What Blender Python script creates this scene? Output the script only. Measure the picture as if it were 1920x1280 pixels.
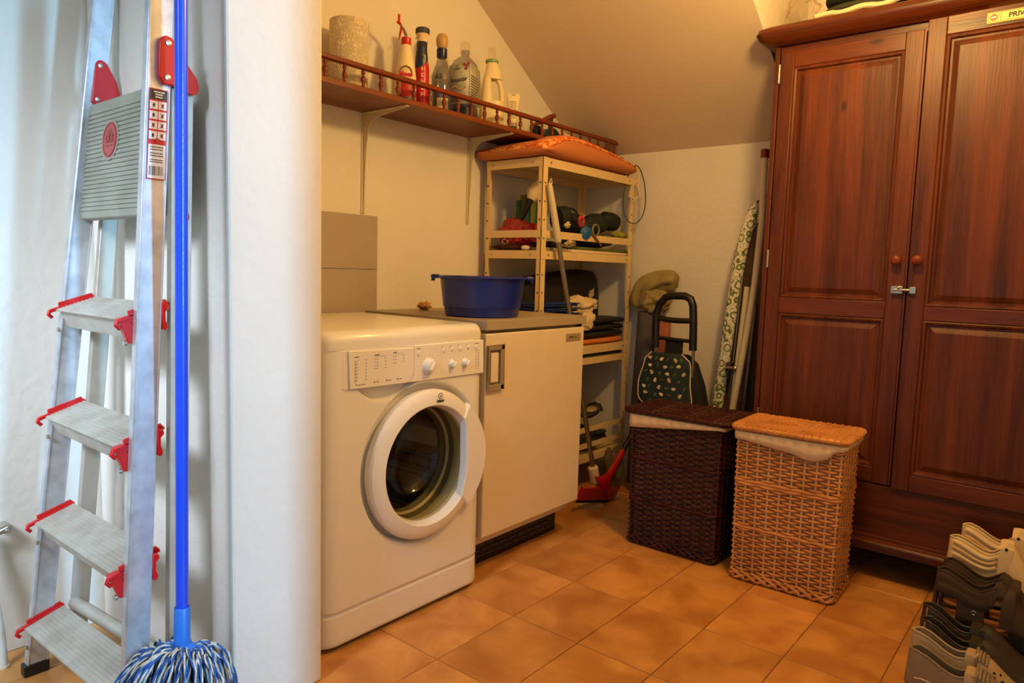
import bpy, bmesh, math, random
from mathutils import Vector, Matrix, noise, Quaternion
PI = math.pi
random.seed(7)
S = bpy.context.scene
for o in list(bpy.data.objects): bpy.data.objects.remove(o)
C = S.collection

# ---------------------------------------------------------------- camera
yaw, pitch, roll = 0.686653112, 0.0993705079, 0.0279236037
F = Vector((-math.sin(yaw)*math.cos(pitch), math.cos(yaw)*math.cos(pitch), -math.sin(pitch)))
R0 = Vector((math.cos(yaw), math.sin(yaw), 0)); U0 = R0.cross(F)
Rr = math.cos(roll)*R0 + math.sin(roll)*U0; Ur = -math.sin(roll)*R0 + math.cos(roll)*U0
cd = bpy.data.cameras.new('camera'); cam = bpy.data.objects.new('camera', cd); C.objects.link(cam)
cd.sensor_width = 36; cd.lens = 1324.7944*36/1920; cd.clip_start = .02
M = Matrix((Rr, Ur, -F)).transposed().to_4x4(); M.translation = Vector((2.03551, -1.352187, 1.01233))
cam.matrix_world = M; S.camera = cam

# ---------------------------------------------------------------- world, lights, exposure
w = bpy.data.worlds.new('world'); S.world = w; w.use_nodes = True
w.node_tree.nodes['Background'].inputs[0].default_value = (.75, .86, 1, 1)
w.node_tree.nodes['Background'].inputs[1].default_value = .3
def lamp(name, kind, loc, power, col, size=None, size_y=None, aim=None):
    l = bpy.data.lights.new(name, kind); l.energy = power; l.color = col
    o = bpy.data.objects.new(name, l); C.objects.link(o); o.location = loc
    if kind == 'AREA':
        l.shape = 'RECTANGLE'; l.size = size; l.size_y = size_y or size
        d = (Vector(aim)-Vector(loc)); o.rotation_euler = d.to_track_quat('-Z', 'Y').to_euler()
    elif size: l.shadow_soft_size = size
    return o
lamp('ceiling_bulb', 'POINT', (1.52, .47, 1.96), 44, (1, .60, .178), .07)
lamp('window_daylight', 'AREA', (4.22, -.50, 1.5), 118, (.26, .61, 1), .13, 1.5, (.5, -.55, 1.0))
lamp('landing_fill', 'AREA', (1.0, -2.5, 2.2), 8.3, (.66, .79, 1), .6, .6, (.10, -.85, .8)).data.spread = math.radians(46)  # added cool fill aimed at the ladder corner; no skylight exists here
S.view_settings.view_transform = 'Standard'; S.view_settings.look = 'None'
S.view_settings.exposure = 0.0; S.view_settings.gamma = 1; S.view_settings.use_curve_mapping = False

# ---------------------------------------------------------------- materials
def srgb(r, g, b):
    f = lambda c: (c/255/12.92 if c/255 <= .04045 else ((c/255+.055)/1.055)**2.4)
    return (f(r), f(g), f(b), 1)
MATS = {}
def mat(name, col, rough=.5, metal=0, bump=0, bscale=60, var=0, vscale=6, col2=None, spec=.5, coat=0, trans=0, stretch=None, alpha=1):
    if name in MATS: return MATS[name]
    m = bpy.data.materials.new(name); m.use_nodes = True; nt = m.node_tree; N = nt.nodes; L = nt.links
    b = N['Principled BSDF']; c = srgb(*col)
    b.inputs['Base Color'].default_value = c; b.inputs['Roughness'].default_value = rough
    b.inputs['Metallic'].default_value = metal; b.inputs['Specular IOR Level'].default_value = spec
    b.inputs['Coat Weight'].default_value = coat; b.inputs['Transmission Weight'].default_value = trans
    b.inputs['Alpha'].default_value = alpha
    tc = N.new('ShaderNodeTexCoord'); mp = N.new('ShaderNodeMapping'); L.new(tc.outputs['Object'], mp.inputs[0])
    if stretch: mp.inputs['Scale'].default_value = stretch
    n1 = N.new('ShaderNodeTexNoise'); n1.inputs['Scale'].default_value = vscale; n1.inputs['Detail'].default_value = 4
    L.new(mp.outputs[0], n1.inputs['Vector'])
    c2 = srgb(*col2) if col2 else tuple(x*(1-.12) for x in c[:3])+(1,)
    mx = N.new('ShaderNodeMix'); mx.data_type = 'RGBA'
    mx.inputs[6].default_value = c; mx.inputs[7].default_value = c2
    r = N.new('ShaderNodeMapRange'); r.inputs[1].default_value = .4; r.inputs[2].default_value = .68; r.inputs[4].default_value = var if var else .4
    L.new(n1.outputs[0], r.inputs[0]); L.new(r.outputs[0], mx.inputs[0]); L.new(mx.outputs[2], b.inputs['Base Color'])
    if bump:
        n2 = N.new('ShaderNodeTexNoise'); n2.inputs['Scale'].default_value = bscale; n2.inputs['Detail'].default_value = 3
        L.new(mp.outputs[0], n2.inputs['Vector'])
        bp = N.new('ShaderNodeBump'); bp.inputs['Strength'].default_value = 1; bp.inputs['Distance'].default_value = bump
        L.new(n2.outputs[0], bp.inputs['Height']); L.new(bp.outputs[0], b.inputs['Normal'])
    MATS[name] = m; return m
def wood(name, dark, light, rough=.35, axis='Z', knots=True, ring=1.0):
    m = bpy.data.materials.new(name); m.use_nodes = True; nt = m.node_tree; N = nt.nodes; L = nt.links; b = N['Principled BSDF']
    b.inputs['Roughness'].default_value = rough; b.inputs['Specular IOR Level'].default_value = .35
    tc = N.new('ShaderNodeTexCoord'); mp = N.new('ShaderNodeMapping'); L.new(tc.outputs['Object'], mp.inputs[0])
    sc = {'Z': (24, 24, 1.1), 'X': (1.1, 24, 24), 'Y': (24, 1.1, 24)}[axis]; mp.inputs['Scale'].default_value = sc
    n = N.new('ShaderNodeTexNoise'); n.inputs['Scale'].default_value = 1.0*ring; n.inputs['Detail'].default_value = 5; n.inputs['Distortion'].default_value = .6
    L.new(mp.outputs[0], n.inputs['Vector'])
    mp2 = N.new('ShaderNodeMapping'); mp2.inputs['Scale'].default_value = tuple(s*4 for s in sc); L.new(tc.outputs['Object'], mp2.inputs[0])
    n2 = N.new('ShaderNodeTexNoise'); n2.inputs['Scale'].default_value = 2.2; n2.inputs['Detail'].default_value = 3; L.new(mp2.outputs[0], n2.inputs['Vector'])
    mix = N.new('ShaderNodeMath'); mix.operation = 'MULTIPLY_ADD'; mix.inputs[1].default_value = .35; L.new(n2.outputs[0], mix.inputs[0]); 
    h = N.new('ShaderNodeMath'); h.operation = 'MULTIPLY'; h.inputs[1].default_value = .75; L.new(n.outputs[0], h.inputs[0]); L.new(h.outputs[0], mix.inputs[2])
    cr = N.new('ShaderNodeValToRGB'); cr.color_ramp.elements[0].position = .36; cr.color_ramp.elements[1].position = .72
    cr.color_ramp.elements[0].color = srgb(*dark); cr.color_ramp.elements[1].color = srgb(*light); L.new(mix.outputs[0], cr.inputs[0])
    last = cr.outputs[0]
    if knots:
        mk = N.new('ShaderNodeMapping'); mk.inputs['Scale'].default_value = {'Z': (6.5, .1, 3.2), 'X': (3.2, .1, 6.5), 'Y': (5.5, 2.6, 5.5)}[axis]; L.new(tc.outputs['Object'], mk.inputs[0])
        v = N.new('ShaderNodeTexVoronoi'); v.inputs['Scale'].default_value = 1; L.new(mk.outputs[0], v.inputs['Vector'])
        r = N.new('ShaderNodeMapRange'); r.inputs[1].default_value = .035; r.inputs[2].default_value = .085; r.inputs[3].default_value = .8; r.inputs[4].default_value = 0; L.new(v.outputs['Distance'], r.inputs[0])
        mx = N.new('ShaderNodeMix'); mx.data_type = 'RGBA'; mx.inputs[7].default_value = tuple(c*.25 for c in srgb(*dark)[:3])+(1,)
        L.new(r.outputs[0], mx.inputs[0]); L.new(last, mx.inputs[6]); last = mx.outputs[2]
    L.new(last, b.inputs['Base Color'])
    bp = N.new('ShaderNodeBump'); bp.inputs['Distance'].default_value = .0004; L.new(n2.outputs[0], bp.inputs['Height']); L.new(bp.outputs[0], b.inputs['Normal'])
    MATS[name] = m; return m
def clear(name, tint=(235, 235, 225), ior=1.45, gloss=.06):
    m = bpy.data.materials.new(name); m.use_nodes = True; nt = m.node_tree; N = nt.nodes; L = nt.links; N.remove(N['Principled BSDF'])
    t = N.new('ShaderNodeBsdfTransparent'); t.inputs[0].default_value = srgb(*tint); g = N.new('ShaderNodeBsdfGlossy'); g.inputs['Roughness'].default_value = .06
    lw = N.new('ShaderNodeLayerWeight'); pw = N.new('ShaderNodeMath'); pw.operation = 'POWER'; pw.inputs[1].default_value = 4; L.new(lw.outputs['Facing'], pw.inputs[0]); ad = N.new('ShaderNodeMath'); ad.operation = 'MULTIPLY_ADD'; ad.inputs[1].default_value = (ior-1)*1.2; ad.inputs[2].default_value = .025+gloss*.5; L.new(pw.outputs[0], ad.inputs[0])
    mx = N.new('ShaderNodeMixShader'); L.new(ad.outputs[0], mx.inputs[0]); L.new(t.outputs[0], mx.inputs[1]); L.new(g.outputs[0], mx.inputs[2])
    L.new(mx.outputs[0], N['Material Output'].inputs[0]); MATS[name] = m; return m

plaster = mat('plaster', (228, 221, 208), .85, bump=.0022, bscale=38, var=.25, vscale=3, col2=(210, 200, 184))
ceil_m = mat('ceiling_paint', (226, 206, 178), .9, bump=.001, bscale=30, var=.3, vscale=2)
white_e = mat('white_enamel', (236, 231, 220), .28, coat=.2, var=.15, vscale=2)
white_p = mat('white_plastic', (236, 230, 218), .35, var=.1)
cream_m = mat('cream_steel', (226, 206, 170), .45, var=.2, vscale=9)
grey_m = mat('greige_laminate', (168, 150, 118), .45, var=.2, vscale=20)
greige_tile = mat('greige_tile', (178, 163, 146), .35, var=.4, vscale=7)
grout_m = mat('grout', (150, 106, 70), .9, bump=.0008, bscale=200)
alu = mat('brushed_aluminium', (206, 208, 212), .36, .62, bump=.0004, bscale=30, var=.6, vscale=26, col2=(160, 162, 166))
alu2 = mat('dull_aluminium', (196, 190, 176), .5, .4, bump=.0006, bscale=60, var=.6, vscale=18, col2=(164, 154, 136))
red_p = mat('red_plastic', (200, 22, 24), .32, var=.2)
blue_p = mat('blue_plastic', (10, 34, 122), .36, var=.2, coat=.15)
mop_blue = mat('mop_blue', (20, 74, 220), .3, coat=.3)
mop_head_blue = mat('mop_head_blue', (40, 112, 205), .4)
black = mat('black_plastic', (20, 19, 20), .4, var=.3)
blackcloth = mat('black_cloth', (22, 20, 22), .85, bump=.001, bscale=120, var=.3)
chrome = mat('chrome', (205, 200, 190), .18, 1)
bolt_m = mat('bolt_metal', (190, 184, 172), .3, .9)
ink = mat('dark_ink', (52, 48, 52), .6)
darkgrey = mat('dark_grey', (58, 56, 56), .6, var=.3)
wardw = wood('wardrobe_pine', (58, 21, 6), (108, 50, 17), .42)
wardwx = wood('wardrobe_pine_across', (60, 22, 6), (108, 50, 17), .36, 'X')
shelfw = wood('shelf_wood', (94, 44, 16), (128, 66, 28), .4, 'Y', False)
railw = wood('rail_wood', (92, 34, 12), (136, 58, 24), .3, 'Y', False)
cloth_c = mat('cream_cloth', (224, 198, 158), .9, bump=.002, bscale=45, var=.3, vscale=30)

# ---------------------------------------------------------------- mesh helpers
OFF = {}
def V(*a): return Vector(a)
class MB:
    def __init__(s): s.v = []; s.f = []; s.m = []; s.k = 0
    def add(s, vs, fs):
        n = len(s.v); s.v += [Vector(q) for q in vs]; s.f += [tuple(i+n for i in f) for f in fs]; s.m += [s.k]*len(fs); return s
    def mi(s, k): s.k = k; return s
    def box(s, x0, x1, y0, y1, z0, z1, T=None):
        vs = [V(x, y, z) for x in (x0, x1) for y in (y0, y1) for z in (z0, z1)]
        if T: vs = [T @ q for q in vs]
        return s.add(vs, [(0, 1, 3, 2), (4, 6, 7, 5), (0, 4, 5, 1), (2, 3, 7, 6), (0, 2, 6, 4), (1, 5, 7, 3)])
    def hexa(s, p):  # p: 8 points, bottom 4 ccw then top 4
        return s.add(p, [(3, 2, 1, 0), (4, 5, 6, 7), (0, 1, 5, 4), (1, 2, 6, 5), (2, 3, 7, 6), (3, 0, 4, 7)])
    def prism(s, poly, fn, a, b):  # poly of 2-D points, fn(u,v,h)->3-D
        n = len(poly); vs = [fn(u, v, a) for u, v in poly]+[fn(u, v, b) for u, v in poly]
        return s.add(vs, [tuple(range(n-1, -1, -1)), tuple(range(n, 2*n))]+[(i, (i+1) % n, n+(i+1) % n, n+i) for i in range(n)])
    def tube(s, pts, r, n=8, closed=False, rr=None, caps=True, flat=1, up0=None):
        pts = [Vector(p) for p in pts]; m = len(pts); base = len(s.v); vs = []; fs = []; prev = None
        for i, p in enumerate(pts):
            if closed: t = pts[(i+1) % m]-pts[i-1]
            else: t = pts[min(i+1, m-1)]-pts[max(i-1, 0)]
            t = t.normalized() if t.length > 1e-9 else V(0, 0, 1)
            if prev is None:
                a = Vector(up0) if up0 else (V(0, 0, 1) if abs(t.z) < .9 else V(1, 0, 0))
                u = (a-t*a.dot(t)).normalized()
            else: u = (prev-t*prev.dot(t)).normalized()
            prev = u; q = t.cross(u); rad = rr[i] if rr else r
            for k in range(n):
                an = 2*PI*k/n+PI/n; vs.append(p+(u*math.cos(an)+q*math.sin(an)*flat)*rad)
        for i in range(m if closed else m-1):
            j = (i+1) % m
            for k in range(n): k2 = (k+1) % n; fs.append((i*n+k, i*n+k2, j*n+k2, j*n+k))
        if caps and not closed: fs += [tuple(range(n-1, -1, -1)), tuple((m-1)*n+k for k in range(n))]
        return s.add(vs, fs)
    def lathe(s, prof, c=(0, 0, 0), axis='z', n=24, sx=1, sy=1, T=None, cap=True):
        vs = []; c = Vector(c)
        for r, h in prof:
            for k in range(n):
                a = 2*PI*k/n; u, v = r*math.cos(a)*sx, r*math.sin(a)*sy
                q = V(u, v, h) if axis == 'z' else V(h, u, v) if axis == 'x' else V(u, h, v)
                vs.append((T @ q) if T else q+c)
        fs = []; m = len(prof)
        for i in range(m-1):
            for k in range(n): k2 = (k+1) % n; fs.append((i*n+k, i*n+k2, (i+1)*n+k2, (i+1)*n+k))
        if cap:
            if prof[0][0] > 1e-5: fs.append(tuple(range(n-1, -1, -1)))
            if prof[-1][0] > 1e-5: fs.append(tuple((m-1)*n+k for k in range(n)))
        return s.add(vs, fs)
    def ball(s, c, r, n=12, sc=(1, 1, 1), T=None):
        prof = [(r*math.sin(PI*i/n)+1e-6, -r*math.cos(PI*i/n)) for i in range(n+1)]; vs0 = len(s.v)
        s.lathe(prof, n=n*2, cap=False)
        for i in range(vs0, len(s.v)):
            q = s.v[i]; q = V(q.x*sc[0], q.y*sc[1], q.z*sc[2]); s.v[i] = (T @ q) if T else q+Vector(c)
        return s
    def grid(s, fn, nu, nv, closeu=False):
        vs = [fn(i/(nu if closeu else nu-1), j/(nv-1)) for i in range(nu) for j in range(nv)]
        fs = [(i*nv+j, ((i+1) % nu)*nv+j, ((i+1) % nu)*nv+j+1, i*nv+j+1) for i in range(nu if closeu else nu-1) for j in range(nv-1)]
        return s.add(vs, fs)
    def build(s, name, m, parent=None, smooth=True, bevel=0, seg=2, solid=0, sub=0, angle=40):
        off = OFF.get(parent.name, Vector((0, 0, 0))) if parent else Vector((0, 0, 0))
        me = bpy.data.meshes.new(name); me.from_pydata([tuple(q-off) for q in s.v], [], s.f)
        ms = m if isinstance(m, (list, tuple)) else [m]
        for q in ms: me.materials.append(q)
        if len(ms) > 1: me.polygons.foreach_set('material_index', s.m)
        bm = bmesh.new(); bm.from_mesh(me); bmesh.ops.remove_doubles(bm, verts=bm.verts, dist=1e-6); bmesh.ops.recalc_face_normals(bm, faces=bm.faces); bm.to_mesh(me); bm.free()
        o = bpy.data.objects.new(name, me); C.objects.link(o)
        if parent: o.parent = parent; OFF[o.name] = off
        if smooth: me.shade_smooth(); me.set_sharp_from_angle(angle=math.radians(angle))
        if solid: q = o.modifiers.new('solid', 'SOLIDIFY'); q.thickness = solid; q.offset = 0
        if sub: q = o.modifiers.new('sub', 'SUBSURF'); q.levels = q.render_levels = sub
        if bevel: q = o.modifiers.new('bevel', 'BEVEL'); q.width = bevel; q.segments = seg; q.limit_method = 'ANGLE'; q.harden_normals = False
        return o
def thing(name, label, cat, loc, rotz=0, group=None, local=False):
    o = bpy.data.objects.new(name, None); C.objects.link(o); o.location = loc; o.rotation_euler = (0, 0, rotz)
    o.empty_display_size = .05; o['label'] = label; o['category'] = cat
    if group: o['group'] = group
    OFF[o.name] = V(0, 0, 0) if local or rotz else Vector(loc)
    return o
def tag(o, label, cat, group=None, kind=None):
    o['label'] = label; o['category'] = cat
    if group: o['group'] = group
    if kind: o['kind'] = kind
    # origin to the thing's base
    me = o.data
    if hasattr(me, 'vertices') and len(me.vertices):
        lo = Vector([min(q.co[i] for q in me.vertices) for i in range(3)]); hi = Vector([max(q.co[i] for q in me.vertices) for i in range(3)])
        c = V((lo.x+hi.x)/2, (lo.y+hi.y)/2, lo.z); me.transform(Matrix.Translation(-c)); o.location = c
    return o
def struct(o): o['kind'] = 'structure'; return o
def copy_tree(o, parent=None):
    c = o.copy(); C.objects.link(c)
    if parent: c.parent = parent
    OFF[c.name] = OFF.get(o.name, V(0, 0, 0))
    for ch in [q for q in bpy.data.objects if q.parent == o]: copy_tree(ch, c)
    return c
def text(name, body, m, parent, origin, ux, uy, size, ext=.0004, align='CENTER', bold=0):
    cu = bpy.data.curves.new(name, 'FONT'); cu.body = body; cu.size = size; cu.extrude = ext; cu.align_x = align; cu.align_y = 'CENTER'; cu.offset = bold; cu.resolution_u = 3
    t = bpy.data.objects.new(name, cu); C.objects.link(t); bpy.context.view_layer.update()
    me = bpy.data.meshes.new_from_object(t); bpy.data.objects.remove(t); bpy.data.curves.remove(cu)
    ux = Vector(ux).normalized(); uy = Vector(uy).normalized(); T = Matrix((ux, uy, ux.cross(uy))).transposed().to_4x4()
    T.translation = Vector(origin)-OFF.get(parent.name, V(0, 0, 0)); me.transform(T)
    me.materials.clear(); me.materials.append(m); o = bpy.data.objects.new(name, me); C.objects.link(o); o.parent = parent; OFF[o.name] = OFF[parent.name]
    return o
def blob(c, size, seed=0, amp=.25, freq=2.2, n=18, T=None, flat=None, fold=0):
    """crumpled soft lump as a list of verts/faces"""
    b = MB(); b.ball((0, 0, 0), 1, n); c = Vector(c)
    for i, q in enumerate(b.v):
        p = q*freq+V(seed*7.1, seed*3.3, seed*1.7)
        d = 1+amp*noise.noise(p)+amp*.5*noise.noise(p*2.3)+fold*abs(noise.noise(p*3.7))
        q = V(q.x*size[0]*d, q.y*size[1]*d, q.z*size[2]*d)
        if flat is not None and q.z < -size[2]*flat: q.z = -size[2]*flat
        b.v[i] = (T @ q if T else q)+c
    return b
def rotz(a): return Matrix.Rotation(a, 4, 'Z')
YZ = lambda x: (lambda u, v, h: V(h, u, v))

# ---------------------------------------------------------------- room shell
XW, YB = -.05, 1.72
def zs(y): return 1.734-.654*(y-1.506)
def shell(name, *boxes, m=plaster, bev=0):
    b = MB()
    for q in boxes: b.box(*q)
    return struct(b.build(name, m, smooth=False, bevel=bev))
fl = shell('floor', (-.15, 4.4, -3.1, 1.82, -.1, -.004), m=grout_m)
tile_m = bpy.data.materials.new('terracotta_tile'); tile_m.use_nodes = True
def _tile(m):
    nt = m.node_tree; N = nt.nodes; L = nt.links; b = N['Principled BSDF']; b.inputs['Roughness'].default_value = .33
    oi = N.new('ShaderNodeObjectInfo'); tc = N.new('ShaderNodeTexCoord'); ad = N.new('ShaderNodeVectorMath'); ad.operation = 'MULTIPLY_ADD'
    cb = N.new('ShaderNodeCombineXYZ'); 
    for i in range(3): L.new(oi.outputs['Random'], cb.inputs[i])
    ad.inputs[1].default_value = (31, 17, 5); L.new(cb.outputs[0], ad.inputs[0]); L.new(tc.outputs['Object'], ad.inputs[2])
    n = N.new('ShaderNodeTexNoise'); n.inputs['Scale'].default_value = 7; n.inputs['Detail'].default_value = 3.5; n.inputs['Distortion'].default_value = .5; L.new(ad.outputs[0], n.inputs['Vector'])
    cr = N.new('ShaderNodeValToRGB'); e = cr.color_ramp.elements; e[0].position = .36; e[0].color = srgb(178, 116, 56); e[1].position = .66; e[1].color = srgb(211, 149, 80)
    L.new(n.outputs[0], cr.inputs[0])
    hs = N.new('ShaderNodeHueSaturation'); mr = N.new('ShaderNodeMapRange'); mr.inputs[3].default_value = .9; mr.inputs[4].default_value = 1.08
    L.new(oi.outputs['Random'], mr.inputs[0]); L.new(mr.outputs[0], hs.inputs['Value']); L.new(cr.outputs[0], hs.inputs['Color']); L.new(hs.outputs[0], b.inputs['Base Color'])
    n2 = N.new('ShaderNodeTexNoise'); n2.inputs['Scale'].default_value = 90; L.new(tc.outputs['Object'], n2.inputs['Vector'])
    bp = N.new('ShaderNodeBump'); bp.inputs['Distance'].default_value = .0006; L.new(n2.outputs[0], bp.inputs['Height']); L.new(bp.outputs[0], b.inputs['Normal'])
_tile(tile_m)
SV, SU, OV, OU = .226565, .314903, .564393, -.105902
tmesh = {}
def tile_obj(x0, x1, y0, y1):
    w_, h_ = round(x1-x0, 4), round(y1-y0, 4)
    if (w_, h_) not in tmesh:
        g = .0013; c = .0012; a, b_ = w_/2-g, h_/2-g
        vs = [(sx*(a-q), sy*(b_-q), z) for q, z in ((0, -.008), (0, -.0012), (c, 0)) for sx, sy in ((-1, -1), (1, -1), (1, 1), (-1, 1))]
        fs = [(8, 9, 10, 11)]+[(l*4+i, l*4+(i+1) % 4, l*4+4+(i+1) % 4, l*4+4+i) for l in (0, 1) for i in range(4)]
        me = bpy.data.meshes.new('floor_tile'); me.from_pydata(vs, [], fs); me.materials.append(tile_m); tmesh[(w_, h_)] = me
    o = bpy.data.objects.new('floor_tile', tmesh[(w_, h_)]); C.objects.link(o); o.parent = fl; o.location = ((x0+x1)/2, (y0+y1)/2, random.uniform(-.0004, .0003))
for i in range(-3, 8):
    for j in range(-4, 6):
        x0, x1, y0, y1 = OV+SV*i, OV+SV*(i+1), OU+SU*j, OU+SU*(j+1)
        x0 = max(x0, XW); y1 = min(y1, YB); x1 = min(x1, 2.12)
        if x1-x0 < .02 or y1-y0 < .02: continue
        tile_obj(x0, x1, y0, y1)
wl = shell('wall_left', (XW-.1, XW, -3.1, YB+.1, 0, 2.5))
shell('wall_back', (XW, 2.22, YB, YB+.1, 0, 2.5))
shell('wall_right', (2.12, 2.22, -.452, YB, 0, 2.4))
shell('wall_partition', (XW, .65, -.592, -.362, 0, 2.4), bev=.006)
shell('wall_front', (XW, 4.4, -3.1, -3.0, 0, 2.4))  # unseen front, landing and far walls, added to keep ambient light low
shell('wall_landing', (2.22, 4.4, .9, 1.0, 0, 2.4))
shell('wall_far', (4.3, 4.4, -3, -.6, 0, 2.4), (4.3, 4.4, -.4, .9, 0, 2.4), (4.3, 4.4, -.6, -.4, 0, .7), (4.3, 4.4, -.6, -.4, 2.3, 2.4))
b = MB()
for q in ((4.27, 4.33, -.62, -.58, .68, 2.32), (4.27, 4.33, -.42, -.38, .68, 2.32), (4.27, 4.33, -.62, -.38, .66, .7), (4.27, 4.33, -.62, -.38, 2.3, 2.34)): b.box(*q)
struct(b.build('window_1', white_p, smooth=False))
b = MB(); b.box(XW, 4.4, -3.1, .4876, 2.4, 2.5); b.box(1.03, 2.12, .4876, YB, 2.4, 2.5); b.box(2.12, 4.4, .4876, 1.0, 2.4, 2.5)
b.mi(0).hexa([V(XW, .4876, 2.4), V(1.03, .4876, 2.4), V(1.03, YB, zs(YB)), V(XW, YB, zs(YB)), V(XW, .4876, 2.5), V(1.03, .4876, 2.5), V(1.03, YB, 2.5), V(XW, YB, 2.5)])
struct(b.build('ceiling', ceil_m, smooth=False))
b = MB(); b.prism([(.4876, 2.4), (YB, zs(YB)), (YB, 2.4)], lambda u, v, h: V(h, u, v), 1.03, 1.034)
struct(b.build('wall_dormer', plaster, smooth=False))
# splash tiles on the left wall
for i, (y0, y1) in enumerate(((-.125, .125), (.127, .377))):
    for z0, z1 in ((.8, 1.003), (1.005, 1.2)):
        if i == 0 or True:
            b = MB(); b.box(XW, XW+.007, y0, y1, z0, z1); o = b.build('wall_tile', greige_tile, wl, smooth=False, bevel=.0008, seg=1)
#PART2
# ================================================================ wardrobe
def raised_door(parent, name, x0, x1, z0, z1, zm0, zm1, y=1.25, sw=.047, swr=None):
    """frame and panel door: stiles and rails as one frame, two raised panels"""
    swr = swr or sw
    t = .022; b = MB()
    b.box(x0, x0+sw, y-.001, y+t, z0, z1); b.box(x1-swr, x1, y-.001, y+t, z0, z1)
    d = b.build(name, wardw, parent, bevel=.0025)
    for a, c in ((z0, z0+.055), (zm0, zm1), (z1-.055, z1)):
        q = MB(); q.box(x0+sw, x1-swr, y, y+t, a, c); q.build('rail', wardwx, d, bevel=.002)
    for a, c in ((z0+.055, zm0), (zm1, z1-.055)):
        X0, X1 = x0+sw, x1-swr; q = MB()
        # moulding
        def ring(i, yy): return [V(X0+i, yy, a+i), V(X1-i, yy, a+i), V(X1-i, yy, c-i), V(X0+i, yy, c-i)]
        L_ = [ring(0, y+.003), ring(.004, y+.001), ring(.010, y+.0025), ring(.014, y+.011), ring(.020, y+.011), ring(.036, y+.004), ring(.038, y+.0035), ring(.042, y+.0035)]
        vs = [p for r in L_ for p in r]; fs = [(k*4+i, k*4+(i+1) % 4, k*4+4+(i+1) % 4, k*4+4+i) for k in range(len(L_)-1) for i in range(4)]+[(len(L_)*4-4, len(L_)*4-3, len(L_)*4-2, len(L_)*4-1)]
        q.add(vs, fs); q.build('panel', wardw, d, angle=12)
    return d
W = thing('wardrobe', 'tall red-brown pine wardrobe with two panelled doors against the back wall', 'wardrobe', (1.58, 1.25, 0))
b = MB(); b.box(1.083, 1.103, 1.258, 1.70, .10, 1.83); b.box(2.06, 2.08, 1.258, 1.70, .10, 1.83); b.box(1.103, 2.06, 1.69, 1.70, .10, 1.83); b.box(1.103, 2.06, 1.27, 1.69, .12, .14); b.box(1.103, 2.06, 1.27, 1.69, 1.81, 1.83)
b.build('carcass', wardw, W, bevel=.002)
b = MB(); b.box(1.083, 1.1, 1.248, 1.262, .1, 1.83); b.build('front_post', wardw, W, bevel=.002)
b = MB(); b.box(1.1, 2.08, 1.256, 1.27, 1.80, 1.835); b.build('top_rail', wardwx, W, bevel=.002)
b = MB(); b.box(1.1, 2.08, 1.252, 1.27, .142, .326); b.build('drawer_board', wardwx, W, bevel=.003)
b = MB(); b.prism([(1.222, .104), (1.222, .126), (1.228, .134), (1.245, .138), (1.245, .150), (1.27, .150), (1.27, .104)], lambda u, v, h: V(h, u, v), 1.07, 2.09)
b.build('base_moulding', wardwx, W, bevel=.001)
for x0, y0 in ((1.09, 1.30), (1.09, 1.62), (2.015, 1.30), (2.015, 1.62)):
    b = MB(); b.box(x0, x0+.06, y0, y0+.06, 0, .104); b.build('foot', wardw, W)
# cornice: half-round front edge, left end rounded too
prof = [(0, 1.830), (-.022, 1.836), (-.043, 1.850), (-.052, 1.868), (-.046, 1.884), (-.030, 1.893), (0, 1.895)]
b = MB(); X0, X1, Y0, Y1 = 1.075, 2.088, 1.242, 1.705
def crow(o, z): return [V(X0+o, Y1, z), V(X0+o+.012*(o < -.01), Y0+o, z), V(X0+o+.03*(o < -.01), Y0+o, z), V(X1, Y0+o, z)]
rows = []
for o_, z in prof:
    pts = [V(X0+o_, Y1, z)]
    for k in range(7):
        a = PI/2*k/6; r = .03; pts.append(V(X0+o_+r-r*math.cos(a), Y0+o_+r-r*math.sin(a), z))
    pts.append(V(X1, Y0+o_, z)); rows.append(pts)
n = len(rows[0]); vs = [p for r in rows for p in r]; fs = [(i*n+k, i*n+k+1, (i+1)*n+k+1, (i+1)*n+k) for i in range(len(rows)-1) for k in range(n-1)]
fs.append(tuple(range((len(rows)-1)*n, len(rows)*n))+()); b.add(vs, fs); b.add([rows[-1][0], rows[-1][-1], V(X1, Y1, 1.895)], [(0, 1, 2)])
b.add([rows[0][0], rows[0][-1], V(X1, Y1, 1.83)], [(0, 1, 2)]); b.build('cornice', wardwx, W, angle=50)
dl = raised_door(W, 'door', 1.103, 1.552, .330, 1.808, .888, .945, sw=.048, swr=.052)
dr = raised_door(W, 'door', 1.562, 2.075, .325, 1.832, .890, .935, y=1.242, sw=.052)
b = MB(); b.prism([(0, 0), (.006, 0), (.006, .006), (0, .006)], lambda u, v, h: V(1.553+u, 1.243+v, h), .333, 1.80); b.build('lip', wardw, dl)
for d, x in ((dl, 1.526), (dr, 1.588)):
    b = MB(); b.lathe([(.0001, -.030), (.008, -.0295), (.014, -.026), (.0165, -.020), (.014, -.013), (.008, -.008), (.007, 0), (.010, .002)], c=(x, 1.247 if d == dl else 1.24, 1.082), axis='y', n=24)
    b.build('knob', railw, d)
lt = MB(); lt.box(1.516, 1.551, 1.236, 1.2485, .974, .998); L_ = lt.build('latch', chrome, W, bevel=.001)
b = MB(); b.tube([(1.519, 1.233, .986), (1.585, 1.233, .986)], .0045, 10); b.build('bolt', chrome, L_)
b = MB(); b.tube([(1.540, 1.236, .986), (1.540, 1.226, .993)], .003, 8); b.ball((1.540, 1.226, .993), .0045, 6); b.build('bolt_knob', chrome, L_)
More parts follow.
